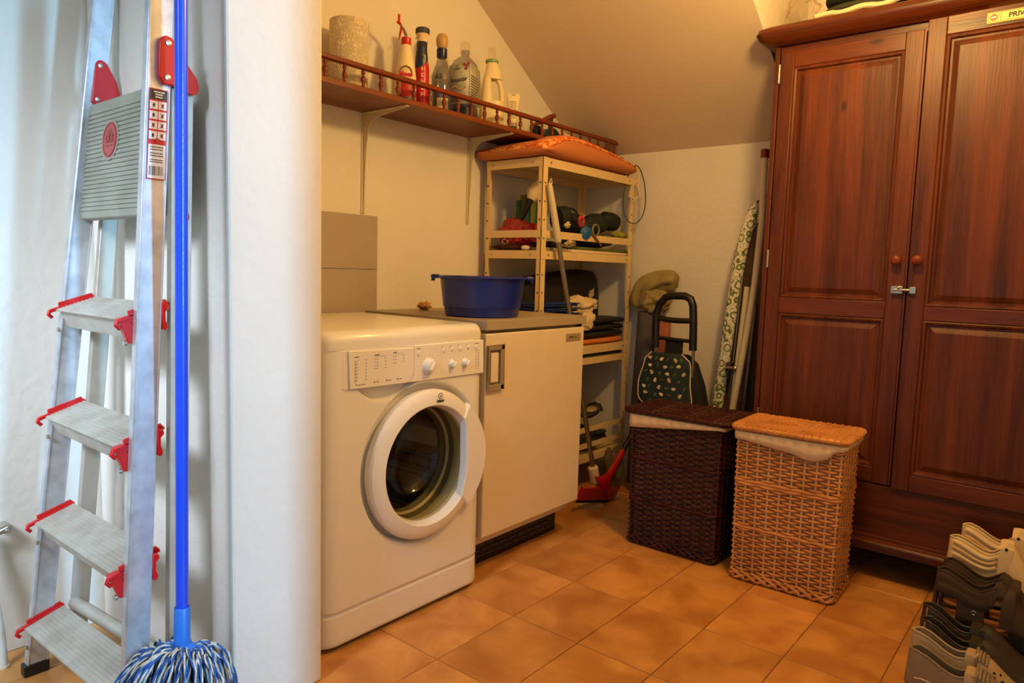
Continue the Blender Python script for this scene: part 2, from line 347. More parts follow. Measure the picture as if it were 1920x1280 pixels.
for x in (1.5235, 1.546):
    b = MB(); b.prism([(-.006, 0), (-.005, -.007), (0, -.009), (.005, -.007), (.006, 0)], lambda u, v, h: V(h, 1.2365+v+.001, .986+u*1.4), x-.004, x+.004); b.build('guide', chrome, L_)
b = MB(); b.box(1.572, 1.590, 1.228, 1.2415, .975, .997); b.build('keeper', chrome, L_, bevel=.001)
for z in (1.735, 1.083, .50):
    b = MB(); b.tube([(1.1015, 1.247, z-.032), (1.1015, 1.247, z+.032)], .0038, 10); h = b.build('hinge', bolt_m, W)
    b = MB()
    for k in range(-3, 4): b.lathe([(.0045, -.002), (.005, 0), (.0045, .002)], c=(1.1015, 1.247, z+k*.0095), n=10)
    b.build('hinge_ring', bolt_m, h)
sign = MB(); sign.box(1.716, 1.875, 1.2375, 1.2415, 1.787, 1.819)
sg = sign.build('sign_plate', mat('sign_yellow', (232, 206, 120), .4), W, bevel=.003)
b = MB()
def frame2(b, x0, x1, z0, z1, y, t=.0008):
    for q in ((x0, x1, z0, z0+t), (x0, x1, z1-t, z1), (x0, x0+t, z0, z1), (x1-t, x1, z0, z1)): b.box(q[0], q[1], y-.0006, y, q[2], q[3])
frame2(b, 1.7205, 1.7465, 1.7905, 1.8155, 1.2375); frame2(b, 1.7505, 1.871, 1.7905, 1.8155, 1.2375); b.build('sign_border', ink, sg)
b = MB(); b.lathe([(.0095, -.0008), (.0095, .0)], c=(1.7335, 1.2375, 1.803), axis='y', n=32); b.build('no_entry_disc', mat('sign_red', (190, 32, 22), .4), sg)
b = MB(); b.box(1.727, 1.740, 1.2360, 1.2368, 1.8008, 1.8052); b.build('no_entry_bar', white_p, sg)
text('sign_lettering', 'PRIVADO', ink, sg, (1.811, 1.2370, 1.8028), (1, 0, 0), (0, 0, 1), .0195, bold=.0006)

# folded green cushion with pale piping, and clear plastic, on the wardrobe
T = thing('folded_cushion', 'folded dark green cushion with pale piping lying on top of the wardrobe', 'cushion', (1.5, 1.40, 1.895))
gm = mat('dark_green_cloth', (38, 42, 26), .8, bump=.001, bscale=80)
def slab(x0, x1, y0, y1, z0, z1, seed, wob=.006, r=.4):
    def fn(u, v):
        a = 2*PI*u; e = .35
        cx, cy, cz = (x0+x1)/2, (y0+y1)/2, (z0+z1)/2
        ph = PI*(v-.5); ce = abs(math.cos(ph))**e*(1 if math.cos(ph) >= 0 else -1); se = abs(math.sin(ph))**.8*(1 if ph > 0 else -1)
        ca = abs(math.cos(a))**e*(1 if math.cos(a) >= 0 else -1); sa = abs(math.sin(a))**e*(1 if math.sin(a) >= 0 else -1)
        p = V(cx+(x1-x0)/2*ce*ca, cy+(y1-y0)/2*ce*sa, cz+(z1-z0)/2*se)
        nn = noise.noise_vector(p*9+V(seed, 0, 0))*wob
        return p+nn
    return fn
b = MB(); b.grid(slab(1.215, 1.68, 1.235, 1.60, 1.902, 1.945, 2, .004), 48, 12, True); c0 = b.build('lower_fold', gm, T)
b = MB(); b.grid(slab(1.222, 1.70, 1.240, 1.60, 1.944, 1.992, 5, .005), 48, 12, True); b.build('upper_fold', gm, T)
for z, y, x, nm in ((1.906, 1.236, 1.214, 'piping'), (1.990, 1.242, 1.222, 'piping')):
    pts = [V(x+.002+.014*math.sin(k*.7)*(k < 3), y+.004*math.sin(k*.9), z+.004*math.sin(k*1.1)+.008*(k/20)) + V((.43*k/20), 0, 0) for k in range(21)]
    b = MB(); b.tube(pts, .0085, 7); b.build(nm, cloth_c, T)
b = blob((1.150, 1.30, 1.955), (.045, .06, .062), 3, .45, 2.8, flat=.9, fold=.6)
tag(b.build('plastic_wrap', clear('clear_wrap', (250, 247, 240), 1.3, .01)), 'crumpled clear plastic wrap beside the green cushion on the wardrobe', 'plastic')

# ================================================================ washing machine
Y0, Y1, XF, HT = -.299, .296, .5745, .85
WM = thing('washing_machine', 'white front-loading washing machine with round glass door', 'washing machine', (.28, 0, 0))
DC = (.052, .448)
DCO = (.049, .452)
b = MB()
for q in ((0, .53, Y0, Y0+.006, .012, .80), (0, .53, Y1-.006, Y1, .012, .80), (0, .006, Y0, Y1, .012, .80), (0, .53, Y0, Y1, .012, .018)): b.box(*q)
b.build('casing', white_e, WM, bevel=.002)
for x, y in ((.05, Y0+.05), (.05, Y1-.05), (.49, Y0+.06), (.49, Y1-.06)):
    b = MB(); b.lathe([(.02, 0), (.02, .008), (.012, .010), (.012, .02)], c=(x, y, 0), n=12); b.build('foot', black, WM)
# top: slab with large front roll
b = MB(); pr = []
for k in range(9): a = PI/2*k/8; pr.append((.5745-.032+.032*math.cos(a)*1.0, .818+.030*math.sin(a)))
prf = [(-.0, .80), (XF, .80)]+pr+[(.0, .85)]
def endround(u, v, h): return V(u, h, v)
st = []
for yy, s_ in ((Y0, .03), (Y0+.004, .018), (Y0+.012, .008), (Y0+.026, .0), (Y1-.026, 0), (Y1-.012, .008), (Y1-.004, .018), (Y1, .03)):
    st.append([V(u-s_*(.9 if u > .3 else 0), yy, v-s_*.25*(v > .82)) for u, v in prf])
n = len(prf); vs = [p for r in st for p in r]; fs = [(i*n+k, i*n+(k+1) % n, (i+1)*n+(k+1) % n, (i+1)*n+k) for i in range(len(st)-1) for k in range(n)]+[tuple(range(n)), tuple(range(len(st)*n-1, (len(st)-1)*n-1, -1))]
b.add(vs, fs); b.build('top', white_e, WM, angle=35)
# front panel as a relief
def smooth(a, b_, x): t = max(0, min(1, (x-a)/(b_-a))); return t*t*(3-2*t)
def scoop(y):  # lower edge of the drawer finger recess
    if y < -.20 or y > .02: return .70
    t = (y+.20)/.22; return .695-.046*math.sin(PI*min(1, t*1.02))**.9*(1.2-.5*t)
def front(y, z):
    x = XF; e = min(y-Y0, Y1-y)
    if e < .045: q = 1-e/.045; x -= .028*(1-math.sqrt(max(0, 1-q*q)))
    # plinth seam
    zz = .103
    if abs(z-zz) < .0022 : x -= .004
    if z < zz: x -= .001
    if z < .02: x -= (.02-z)*.5
    r = math.hypot(y-DCO[0], z-DCO[1])
    if r < .238: x -= .026*smooth(.238, .224, r)*(1 if z > DCO[1] or y < DCO[0] else .6)
    s_ = scoop(y)
    if z > s_ and z < .70 and -.20 < y < .02: x -= .026*smooth(0, .006, z-s_)
    return x
b = MB(); NY, NZ = 190, 190; zt = .80; idx = {}
vs = []; 
for i in range(NY+1):
    for j in range(NZ+1):
        y = Y0+(Y1-Y0)*i/NY; z = .014+(zt-.014)*j/NZ
        if abs(z-.103) < .0021*1.01: pass
        vs.append(V(front(y, z), y, z))
fs = []
for i in range(NY):
    for j in range(NZ):
        y = Y0+(Y1-Y0)*(i+.5)/NY; z = .014+(zt-.014)*(j+.5)/NZ
        if math.hypot(y-DC[0], z-DC[1]) < .178: continue
        k = i*(NZ+1)+j; fs.append((k, k+NZ+1, k+NZ+2, k+1))
b.add(vs, fs); fp = b.build('front_panel', white_e, WM, angle=60)
# control fascia, slightly proud, and detergent drawer front
b = MB()
def fascia(y0, y1, z0, z1, th, cut=0):
    poly = [(y0, z0), (y1-cut, z0)]
    if cut: poly += [(y1-cut*.35, z0+cut*.25), (y1-cut*.05, z0+cut*.7)]; poly += [(y1, z0+cut*1.2)]
    else: poly = [(y0, z0), (y1, z0)]
    poly += [(y1, z1), (y0, z1)]; return poly
b.prism([(-.005, .716), (-.014, .700), (-.03, .695), (.288, .693), (.284, .797), (-.005, .797)], YZ(0), XF-.006, XF+.005); fas = b.build('control_fascia', white_p, WM, bevel=.0015)
b = MB(); b.prism([(-.228, .697), (-.034, .695), (-.020, .699), (-.010, .709), (-.007, .722), (-.007, .791), (-.232, .797)], YZ(0), XF-.006, XF+.006); drw = b.build('detergent_drawer', white_p, WM, bevel=.0018)
b = MB(); b.prism([(-.263, .700), (-.232, .697), (-.236, .797), (-.264, .797)], lambda u, v, h: V(h-(abs(u+.232)*.25), u, v), XF-.008, XF+.0045); b.build('side_fascia', white_p, WM, bevel=.001)
XP = XF+.0052
def knob(y, z, r, d, name='knob'):
    T = Matrix.Translation((XP, y, z))
    b = MB(); b.lathe([(r*1.12, 0), (r*1.12, .002), (r, .0035), (r*.93, d*.75), (r*.8, d*.95), (r*.55, d), (.0001, d)], c=(XP, y, z), axis='x', n=32); k = b.build(name, white_p, WM)
    b = MB(); b.box(d*.9, d+.004, -.0022*r/.018, .0022*r/.018, -r*.75, r*.75, T=T @ Matrix.Rotation(-.6, 4, 'X')); b.build('grip', white_p, k, bevel=.001)
knob(.049, .737, .0185, .020, 'programme_knob'); knob(.145, .7345, .0105, .015); knob(.201, .7345, .0105, .015)
for y, z in ((.011, .774), (.111, .776), (.146, .777), (.180, .778), (.216, .779), (.252, .777)):
    b = MB(); b.lathe([(.0068, 0), (.0068, .001), (.0055, .0032), (.0001, .0038)], c=(XP, y, z), axis='x', n=20); b.build('button', white_p, WM)
b = MB()
def dash(y, z, w_, h=.0012, x=None): x = x or XP; b.box(x-.0004, x+.0003, y, y+w_, z, z+h)
for yc, zc, r, nn in ((.049, .737, .0285, 18), (.145, .7345, .0175, 8), (.201, .7345, .0175, 8)):
    for k in range(nn):
        a = 2*PI*(k+.5)/nn; dash(yc+r*math.sin(a)-.0008, zc+r*math.cos(a), .0017, .0017)
for z in [.764-.0068*k for k in range(9)]: dash(.250, z, .004, .0014); dash(.259, z, .006, .0014)
for y in (.103, .138, .172, .207): dash(y-.001, .786, .006, .0014); dash(y-.004, .781, .0015, .0015)
dash(.003, .7865, .015, .0013); dash(.243, .787, .02, .0013)
b.build('panel_printing', ink, fas)
b = MB()
XD = XF+.0062
for k in range(7):
    z = .769-.0085*k; dash(-.214, z, .0025, .0018, XD); dash(-.206, z, .0025, .0018, XD); dash(-.178, z+.001, .0035, .0016, XD)
dash(-.210, .707, .0008, .062, XD); dash(-.210, .7065, .032, .0012, XD)
for k in range(4): z = .769-.0085*k; dash(-.148, z, .0025, .0018, XD); dash(-.140, z, .003, .0018, XD); dash(-.112, z+.001, .0035, .0016, XD)
for k in range(3): z = .771-.0085*k; dash(-.084, z, .0025, .0018, XD); dash(-.076, z, .003, .0018, XD); dash(-.048, z+.001, .0035, .0016, XD)
dash(-.214, .779, .014, .002, XD); dash(-.148, .780, .016, .0022, XD); dash(-.146, .777, .04, .0005, XD); dash(-.084, .782, .013, .002, XD); dash(-.080, .779, .035, .0005, XD)
for y in (-.15, -.108, -.070): dash(y, .708, .004, .003, XD); dash(y+.008, .7085, .009, .0014, XD)
b.build('drawer_printing', ink, drw)
# door: ring, handle, bowl glass, rubber gasket, drum
DR = thing  # alias unused
b = MB(); xr = XF-.004
b.lathe([(.216, -.010), (.219, .002), (.218, .012), (.213, .020), (.206, .024), (.198, .0265), (.180, .030), (.176, .0305), (.173, .028), (.168, .012), (.165, .0), (.164, -.006), (.168, -.014), (.19, -.014), (.216, -.010)], c=(xr, DCO[0]+.003, DCO[1]-.004), axis='x', n=96, cap=False)
door = b.build('door', white_p, WM, angle=21)
def P(r, a): return (DCO[0]+.003+r*math.cos(a), DCO[1]-.004+r*math.sin(a))
out = [P(.224, math.radians(a)) for a in range(-46, 47, 4)]
inn = [P(.176, math.radians(44)), P(.168, math.radians(37)), P(.152, math.radians(27)), P(.141, math.radians(16)), P(.137, math.radians(4)), P(.139, math.radians(-10)), P(.146, math.radians(-24)), P(.158, math.radians(-37)), P(.172, math.radians(-45))]
b = MB(); poly = out+inn; n = len(poly); cxy = (sum(p[0] for p in poly)/n, sum(p[1] for p in poly)/n)
L3 = []
for x_, sh in ((.010, 0), (.030, 0), (.037, .004), (.040, .010)):
    L3.append([V(xr+x_-(.010*((p[1]-DC[1])/.15)**2 if x_ > .02 else 0), p[0]-(p[0]-cxy[0])*sh*8, p[1]-(p[1]-cxy[1])*sh*4) for p in poly])
vs = [p for r in L3 for p in r]; fs = [(i*n+k, i*n+(k+1) % n, (i+1)*n+(k+1) % n, (i+1)*n+k) for i in range(3) for k in range(n)]+[tuple(range(3*n, 4*n))]
b.add(vs, fs); b.build('handle', white_p, door, angle=30)
gl = clear('door_glass', (222, 218, 196), 1.22, .01)
b = MB(); b.lathe([(.166, .004), (.160, -.010), (.150, -.05), (.135, -.09), (.110, -.112), (.07, -.125), (.0001, -.128)], c=(xr, DCO[0]+.003, DCO[1]-.004), axis='x', n=64, cap=False); b.build('glass_bowl', gl, door, angle=80)
cw = cloth_c
b = MB(); b.lathe([(.182, .002), (.178, -.006), (.172, -.010), (.171, -.03), (.176, -.06), (.160, -.075)], c=(xr, DC[0], DC[1]), axis='x', n=64, cap=False); b.build('door_rim', mat('rim_cream', (214, 200, 170), .4), WM)
b = MB(); b.lathe([(.174, -.055), (.166, -.07), (.170, -.085), (.158, -.098), (.164, -.115), (.185, -.13), (.20, -.14)], c=(xr, DC[0], DC[1]), axis='x', n=64, cap=False); b.build('gasket', mat('grey_rubber', (104, 98, 82), .5), WM)
dm = bpy.data.materials.new('drum_steel'); dm.use_nodes = True; nt = dm.node_tree; bs = nt.nodes['Principled BSDF']; bs.inputs['Metallic'].default_value = .6; bs.inputs['Roughness'].default_value = .5; 
tc = nt.nodes.new('ShaderNodeTexCoord'); vo = nt.nodes.new('ShaderNodeTexVoronoi'); vo.inputs['Scale'].default_value = 75; vo.inputs['Randomness'].default_value = .12; nt.links.new(tc.outputs['Object'], vo.inputs['Vector'])
cr = nt.nodes.new('ShaderNodeValToRGB'); cr.color_ramp.elements[0].position = .2; cr.color_ramp.elements[0].color = srgb(70, 50, 38); cr.color_ramp.elements[1].position = .45; cr.color_ramp.elements[1].color = srgb(196, 164, 134)
nt.links.new(vo.outputs['Distance'], cr.inputs[0]); nt.links.new(cr.outputs[0], bs.inputs['Base Color'])
bp = nt.nodes.new('ShaderNodeBump'); bp.inputs['Distance'].default_value = .002; nt.links.new(vo.outputs['Distance'], bp.inputs['Height']); nt.links.new(bp.outputs[0], bs.inputs['Normal'])
b = MB(); b.lathe([(.20, -.14), (.235, -.16), (.24, -.20), (.24, -.42), (.22, -.45), (.0001, -.455)], c=(xr, DC[0], DC[1]), axis='x', n=72, cap=False); drum = b.build('drum', dm, WM)
for k in range(3):
    a = math.radians(100+120*k); T = Matrix.Translation((xr-.30, DC[0], DC[1])) @ Matrix.Rotation(a, 4, 'X')
    b = MB(); pts = [(-.03, .238), (-.012, .19), (0, .18), (.012, .19), (.03, .238)]; b.prism(pts, lambda u, v, h: T @ V(h, u, v), -.13, .12); b.build('paddle', mat('paddle_grey', (70, 66, 60), .4), drum, bevel=.003)
# maker's mark on the door
lc = (xr+.0315, DCO[0]+.030, DCO[1]+.196)
b = MB(); b.tube([(lc[0], lc[1]+.0085*math.cos(2*PI*k/24), lc[2]+.0085*math.sin(2*PI*k/24)) for k in range(24) if k not in (5, 6, 7)], .0009, 6); b.build('logo_ring', ink, door)
b = MB(); b.prism([(-.0012, -.0055), (.0005, -.0045), (.0018, .001), (.0012, .004), (-.0004, .002)], lambda u, v, h: V(h, lc[1]+u, lc[2]+v), lc[0]-.0006, lc[0]+.0008); b.ball((lc[0], lc[1]+.001, lc[2]+.0082), .0014, 6); b.build('logo_letter', ink, door)
text('logo_lettering', 'indesit', ink, door, (lc[0]-.0005, lc[1], lc[2]-.0148), (0, 1, 0), (0, 0, 1), .0098, ext=.001, bold=.0003)

# ================================================================ fridge
FR = thing('fridge', 'cream undercounter fridge with a grey-beige handle beside the washing machine', 'fridge', (.28, .6, 0))
b = MB(); b.box(-.02, .515, .331, .868, .10, .822); b.build('casing', cream_m, FR, bevel=.003)
b = MB(); b.box(.519, .560, .320, .875, .141, .811); fd = b.build('door', cream_m, FR, bevel=.004, seg=3)
b = MB(); b.box(.512, .522, .330, .866, .15, .80); b.build('door_gasket', mat('gasket_dark', (120, 100, 80), .7), FR)
b = MB(); b.box(-.02, .462, .335, .866, 0, .10); kk = b.build('kickboard', black, FR)
b = MB()
for r_ in range(3):
    for k in range(10):
        y = .35+k*.05+(.025 if r_ == 1 else 0)
        if y+.04 < .864: b.box(.461, .466, y, y+.040, .022+r_*.020, .030+r_*.020)
b.build('vent_slat', darkgrey, kk, bevel=.001)
b = MB(); hy0, hy1, hz0, hz1 = .322, .398, .630, .774; q = .016
b.prism([(hy0, hz0), (hy1, hz0), (hy1, hz1), (hy0, hz1)], YZ(0), .560, .562)
for y0, y1, z0, z1 in ((hy0, hy1, hz0, hz0+q), (hy0, hy1, hz1-q, hz1), (hy1-q, hy1, hz0, hz1), (hy0, hy0+.004, hz0, hz1)): b.box(.560, .572, y0, y1, z0, z1)
hd = b.build('handle', mat('handle_taupe', (150, 132, 98), .4), fd, bevel=.002)
b = MB(); b.box(.562, .569, .336, .372, .654, .750); b.build('grip_plate', cream_m, fd, bevel=.002)
b = MB(); b.box(.560, .5625, .757, .852, .762, .790); bd = b.build('badge', mat('badge_grey', (158, 138, 104), .4), fd, bevel=.0015)
b = MB()
for k in range(4): b.box(.5625, .5629, .774+k*.0075, .780+k*.0075, .7735, .7795)
b.box(.5625, .5629, .814, .838, .7725, .7800); b.build('badge_print', ink, bd)
b = MB(); b.box(.5629, .5631, .822, .829, .7745, .7785); b.box(.5629, .5631, .8315, .8365, .7745, .7785); b.build('badge_square', cloth_c, bd)
b = MB(); b.box(XW+.001, .562, .322, .887, .822, .853); tag(b.build('worktop', grey_m, bevel=.0015), 'grey-beige laminate worktop lying over the fridge', 'worktop')
# ================================================================ wall shelf with gallery rail
SX = .195; SZ = 1.580
SH = thing('wall_shelf', 'long brown wall shelf with a turned spindle gallery rail', 'shelf', (.07, .66, 1.56))
b = MB(); b.box(XW+.001, SX, -.36, YB-.002, 1.562, SZ); b.build('board', shelfw, SH, bevel=.0015)
b = MB(); b.box(SX-.016, SX+.004, -.36, 1.682, 1.632, 1.648); b.build('top_rail', railw, SH, bevel=.004, seg=3)
sp = MB(); sp.lathe([(.0045, 0), (.006, .003), (.0042, .007), (.0048, .010), (.0078, .018), (.0082, .023), (.0065, .030), (.0042, .034), (.0042, .038), (.0062, .042), (.0066, .046), (.0045, .049), (.0052, .052)], n=12)
k = 0; first = None; y = -.313
while y < 1.69:
    if first is None:
        for i, q in enumerate(sp.v): sp.v[i] = q+V(SX-.007, y, SZ)
        first = sp.build('spindle', railw, SH); y00 = y
    else:
        c = first.copy(); C.objects.link(c); c.location = (0, y-y00, 0)
    y += .0723
br_m = mat('bracket_paint', (206, 192, 160), .45)
for yb, lab in ((.311, 'white steel shelf bracket above the washing machine'), (.868, 'white steel shelf bracket above the blue basin')):
    Bk = thing('shelf_bracket', lab, 'bracket', (XW, yb, 1.2))
    b = MB(); n = 10
    top = [(XW+.001, 1.205), (XW+.012, 1.205)]; w2 = .009
    # vertical leg, horizontal leg (pressed steel, tapered) with curved inner corner
    pts = [(XW+.001, 1.205), (XW+.007, 1.205)]
    cx, cz, r = XW+.085, 1.475, .062
    pts += [(XW+.020, 1.44)]
    for i in range(n+1): a = PI-PI/2*i/n; pts.append((XW+.028+.062+r*math.cos(a), 1.478+r*math.sin(a)))
    pts += [(.185, 1.555), (.185, 1.5605), (XW+.022, 1.5605), (XW+.006, 1.553), (XW+.001, 1.53)]
    b.prism(pts, lambda u, v, h: V(u, h, v), yb-.0015, yb+.0015); b.build('rib', br_m, Bk)
    b = MB(); b.prism([(XW+.001, 1.205), (XW+.004, 1.205), (XW+.004, 1.555), (XW+.001, 1.555)], lambda u, v, h: V(u, h, v), yb-w2, yb+w2); b.build('wall_plate', br_m, Bk, bevel=.0008)
    b = MB(); b.prism([(XW+.001, 1.5575), (.187, 1.5575), (.187, 1.5612), (XW+.001, 1.5612)], lambda u, v, h: V(u, h, v), yb-w2, yb+w2); b.build('shelf_plate', br_m, Bk, bevel=.0008)
    for z in (1.215, 1.52):
        b = MB(); b.lathe([(.0035, 0), (.003, .002), (.0001, .0028)], c=(XW+.004, yb, z), axis='x', n=10); b.build('screw', bolt_m, Bk)

# ---- things on the shelf
SB = SZ+.0005
T = thing('paper_towel_roll', 'white embossed kitchen paper roll standing on the wall shelf', 'paper roll', (.06, .16, SB))
pw = bpy.data.materials.new('embossed_paper'); pw.use_nodes = True; nt = pw.node_tree; bs = nt.nodes['Principled BSDF']; bs.inputs['Base Color'].default_value = srgb(226, 210, 178); bs.inputs['Roughness'].default_value = .95
tc = nt.nodes.new('ShaderNodeTexCoord'); vo = nt.nodes.new('ShaderNodeTexVoronoi'); vo.inputs['Scale'].default_value = 55; nt.links.new(tc.outputs['Object'], vo.inputs['Vector'])
si = nt.nodes.new('ShaderNodeMath'); si.operation = 'SINE'; mu = nt.nodes.new('ShaderNodeMath'); mu.operation = 'MULTIPLY'; mu.inputs[1].default_value = 26; nt.links.new(vo.outputs['Distance'], mu.inputs[0]); nt.links.new(mu.outputs[0], si.inputs[0])
bp = nt.nodes.new('ShaderNodeBump'); bp.inputs['Distance'].default_value = .0012; nt.links.new(si.outputs[0], bp.inputs['Height']); nt.links.new(bp.outputs[0], bs.inputs['Normal'])
b = MB(); b.lathe([(.020, .0), (.061, .0), (.063, .003), (.063, .232), (.061, .235), (.021, .235), (.020, .232)], c=(.06, .163, SB), n=48, cap=False); b.build('roll', pw, T)
b = MB(); b.lathe([(.0195, .001), (.0205, .001), (.0205, .234), (.0195, .234)], c=(.06, .163, SB), n=24, cap=False); b.build('cardboard_core', mat('cardboard', (176, 134, 84), .9), T)

def lab_band(parent, name, m, c, r, z0, z1, a0, a1, prof_r=None, sx=1, sy=1, n=16):
    b = MB(); b.grid(lambda u, v: V(c[0]+(prof_r(z0+(z1-z0)*v) if prof_r else r)*math.cos(a0+(a1-a0)*u)*sx, c[1]+(prof_r(z0+(z1-z0)*v) if prof_r else r)*math.sin(a0+(a1-a0)*u)*sy, c[2]+z0+(z1-z0)*v), n, 8)
    return b.build(name, m, parent)
FACE = math.radians(-42)   # direction from the shelf things toward the room's near end
def cam_dir(a=FACE): return V(math.cos(a), math.sin(a), 0)
def front_text(parent, name, body, m, c, r, z, size, a=FACE, bold=.0004, up=(0, 0, 1)):
    d = cam_dir(a); side = V(-d.y, d.x, 0)
    return text(name, body, m, parent, V(c[0], c[1], c[2]+z)+d*r, side, up, size, ext=.0006, bold=bold)
def interp(tab):
    def f(z):
        for (r0, h0), (r1, h1) in zip(tab, tab[1:]):
            if h0 <= z <= h1: return r0+(r1-r0)*(z-h0)/(h1-h0)
        return tab[-1][0]
    return f
# 1 spray bottle, cream with red trigger
c = (.085, .392, SB)
T = thing('spray_bottle', 'cream spray bottle with a red trigger head beside the paper roll on the shelf', 'spray bottle', c)
tab = [(.036, 0), (.038, .006), (.037, .10), (.032, .14), (.022, .185), (.016, .212), (.0145, .218)]
b = MB(); b.lathe([(.034, 0)]+tab[1:], c=c, n=32); b.build('bottle', mat('bottle_cream', (236, 214, 170), .35), T)
b = MB(); b.lathe([(.0165, .214), (.0175, .216), (.0175, .238), (.013, .240)], c=c, n=20); b.build('collar', red_p, T)
d = V(.3, -.95, 0).normalized()
p0 = Vector(c)+V(0, 0, .240)
b = MB(); b.tube([p0, p0+V(0, 0, .010)+d*.003, p0+V(0, 0, .022)+d*.020, p0+V(0, 0, .034)+d*.046], .0055, 8, rr=[.008, .0065, .005, .0045]); hd = b.build('spray_head', bolt_m, T)
b = MB(); e = p0+V(0, 0, .036)+d*.050; b.tube([e+V(0, 0, .026), e+V(0, 0, -.004)], .0045, 8); b.tube([e+V(0, 0, -.002)-d*.008, e+V(0, 0, -.002)+d*.008], .005, 8); b.build('nozzle', red_p, T)
b = MB(); b.tube([p0+V(0, 0, .028)+d*.034, p0+V(0, 0, .004)+d*.040, p0+V(0, 0, -.020)+d*.048], .005, 8, rr=[.005, .0055, .003], flat=.6); b.build('trigger', red_p, T)
PR = interp(tab)
lab_band(T, 'label', mat('label_green', (60, 74, 44), .5), c, 0, .004, .040, FACE-.75, FACE+.75, lambda z: PR(z)+.0006, 1, 1)
lab_band(T, 'label', mat('label_red', (186, 36, 30), .5), c, 0, .030, .086, FACE-.45, FACE+.75, lambda z: PR(z)+.0011, 1, 1)
lab_band(T, 'label', mat('label_cream', (226, 196, 150), .5), c, 0, .086, .134, FACE-.7, FACE+.7, lambda z: PR(z)+.0008, 1, 1)
dd = cam_dir(); side = V(-dd.y, dd.x, 0)
pc = V(c[0], c[1], c[2]+.110)+dd*.0375
b = MB(); b.tube([pc+side*.0215*math.cos(PI*k/14)+V(0, 0, .0235*math.sin(PI*k/14))-dd*.004*abs(math.cos(PI*k/14)) for k in range(15)], .0016, 6); b.build('label_arch', mat('dark_red_print', (90, 20, 22), .5), T)
front_text(T, 'label_lettering', 'Moos', red_p, c, .0385, .106, .021, bold=.0012)
# 2 red and navy bottle with pump head
c = (.085, .470, SB)
T = thing('trigger_bottle', 'narrow red and navy cleaner bottle with a white and black head on the shelf', 'spray bottle', c)
b = MB(); b.lathe([(.024, 0), (.026, .004), (.026, .15), (.022, .175), (.019, .18)], c=c, n=28); b.build('bottle', mat('bottle_red', (190, 18, 44), .3), T)
b = MB(); b.lathe([(.0225, .148), (.0235, .15), (.0225, .19), (.019, .215), (.0195, .240), (.018, .242)], c=(c[0], c[1]-.003, c[2]), n=24); b.build('shoulder_sleeve', mat('navy_label', (22, 34, 62), .35), T)
b = MB(); b.lathe([(.015, .240), (.020, .244), (.021, .262), (.024, .272)], c=c, n=24); b.build('head', cloth_c, T)
b = MB(); b.lathe([(.0245, .271), (.0255, .273), (.0255, .288), (.022, .292)], c=c, n=24); b.build('cap', darkgrey, T)
b = MB(); d = V(.2, -1, 0).normalized(); p = Vector(c)+V(0, 0, .262); b.tube([p+d*.018, p+d*.030-V(0, 0, .006), p+d*.042-V(0, 0, .018)], .002, 6); b.build('nozzle', bolt_m, T)
lab_band(T, 'label', mat('label_dim', (120, 132, 110), .5), c, .0236, .168, .196, FACE-.3, FACE+.6, None, 1, 1)
for k in range(5):
    d_ = cam_dir(FACE+.12); sd = V(-d_.y, d_.x, 0); q = Vector(c)+V(0, 0, .145-k*.022)+d_*.0262
    b = MB(); b.prism([(-.007, -.008), (-.003, -.008), (-.003, -.002), (.003, -.002), (.003, -.008), (.007, -.008), (.007, .007), (.003, .007), (.003, .002), (-.003, .002), (-.003, .007), (-.007, .007)] if k % 2 == 0 else [(-.007, -.008), (.007, -.008), (.007, -.004), (-.001, -.003), (-.001, .003), (.006, .003), (.006, .007), (-.007, .007)],
        lambda u, v, h: q+sd*u+V(0, 0, v)+d_*h, 0, .0022); b.build('label_mark', mat('pink_print', (226, 150, 140), .5), T)
# 3 clear bottle, navy collar, round cap
c = (.088, .566, SB)
T = thing('rounded_bottle', 'clear bottle of grey-blue liquid with navy collar and round cap on the shelf', 'bottle', c)
tab = [(.033, 0), (.036, .005), (.036, .03), (.034, .06), (.037, .10), (.036, .148), (.025, .18), (.0175, .202), (.0165, .215)]
b = MB(); b.lathe([(.030, 0)]+tab[1:], c=c, n=32); b.build('bottle', clear('bottle_clear', (214, 214, 218), 1.4, .12), T)
b = MB(); b.lathe([(.030, .003)]+[(r-.002, z) for r, z in tab[1:5]]+[(.034, .088)], c=c, n=32); b.build('liquid', mat('liquid_grey', (120, 128, 150), .3), T)
b = MB(); b.lathe([(.0185, .212), (.0195, .214), (.0195, .243), (.017, .245)], c=c, n=24); b.build('collar', mat('navy_plastic', (24, 30, 74), .3), T)
b = MB(); b.lathe([(.015, .244), (.019, .252), (.0225, .268), (.0215, .284), (.015, .296), (.0001, .300)], c=c, n=24); b.build('cap', mat('cap_beige', (190, 150, 98), .4), T)
front_text(T, 'label_lettering', 'AS', ink, (c[0], c[1], c[2]), .0375, .136, .024, FACE-.35)
lab_band(T, 'label', mat('label_white', (196, 186, 160), .5), c, .0372, .02, .06, FACE-.5, FACE+.7, None, 1, 1)
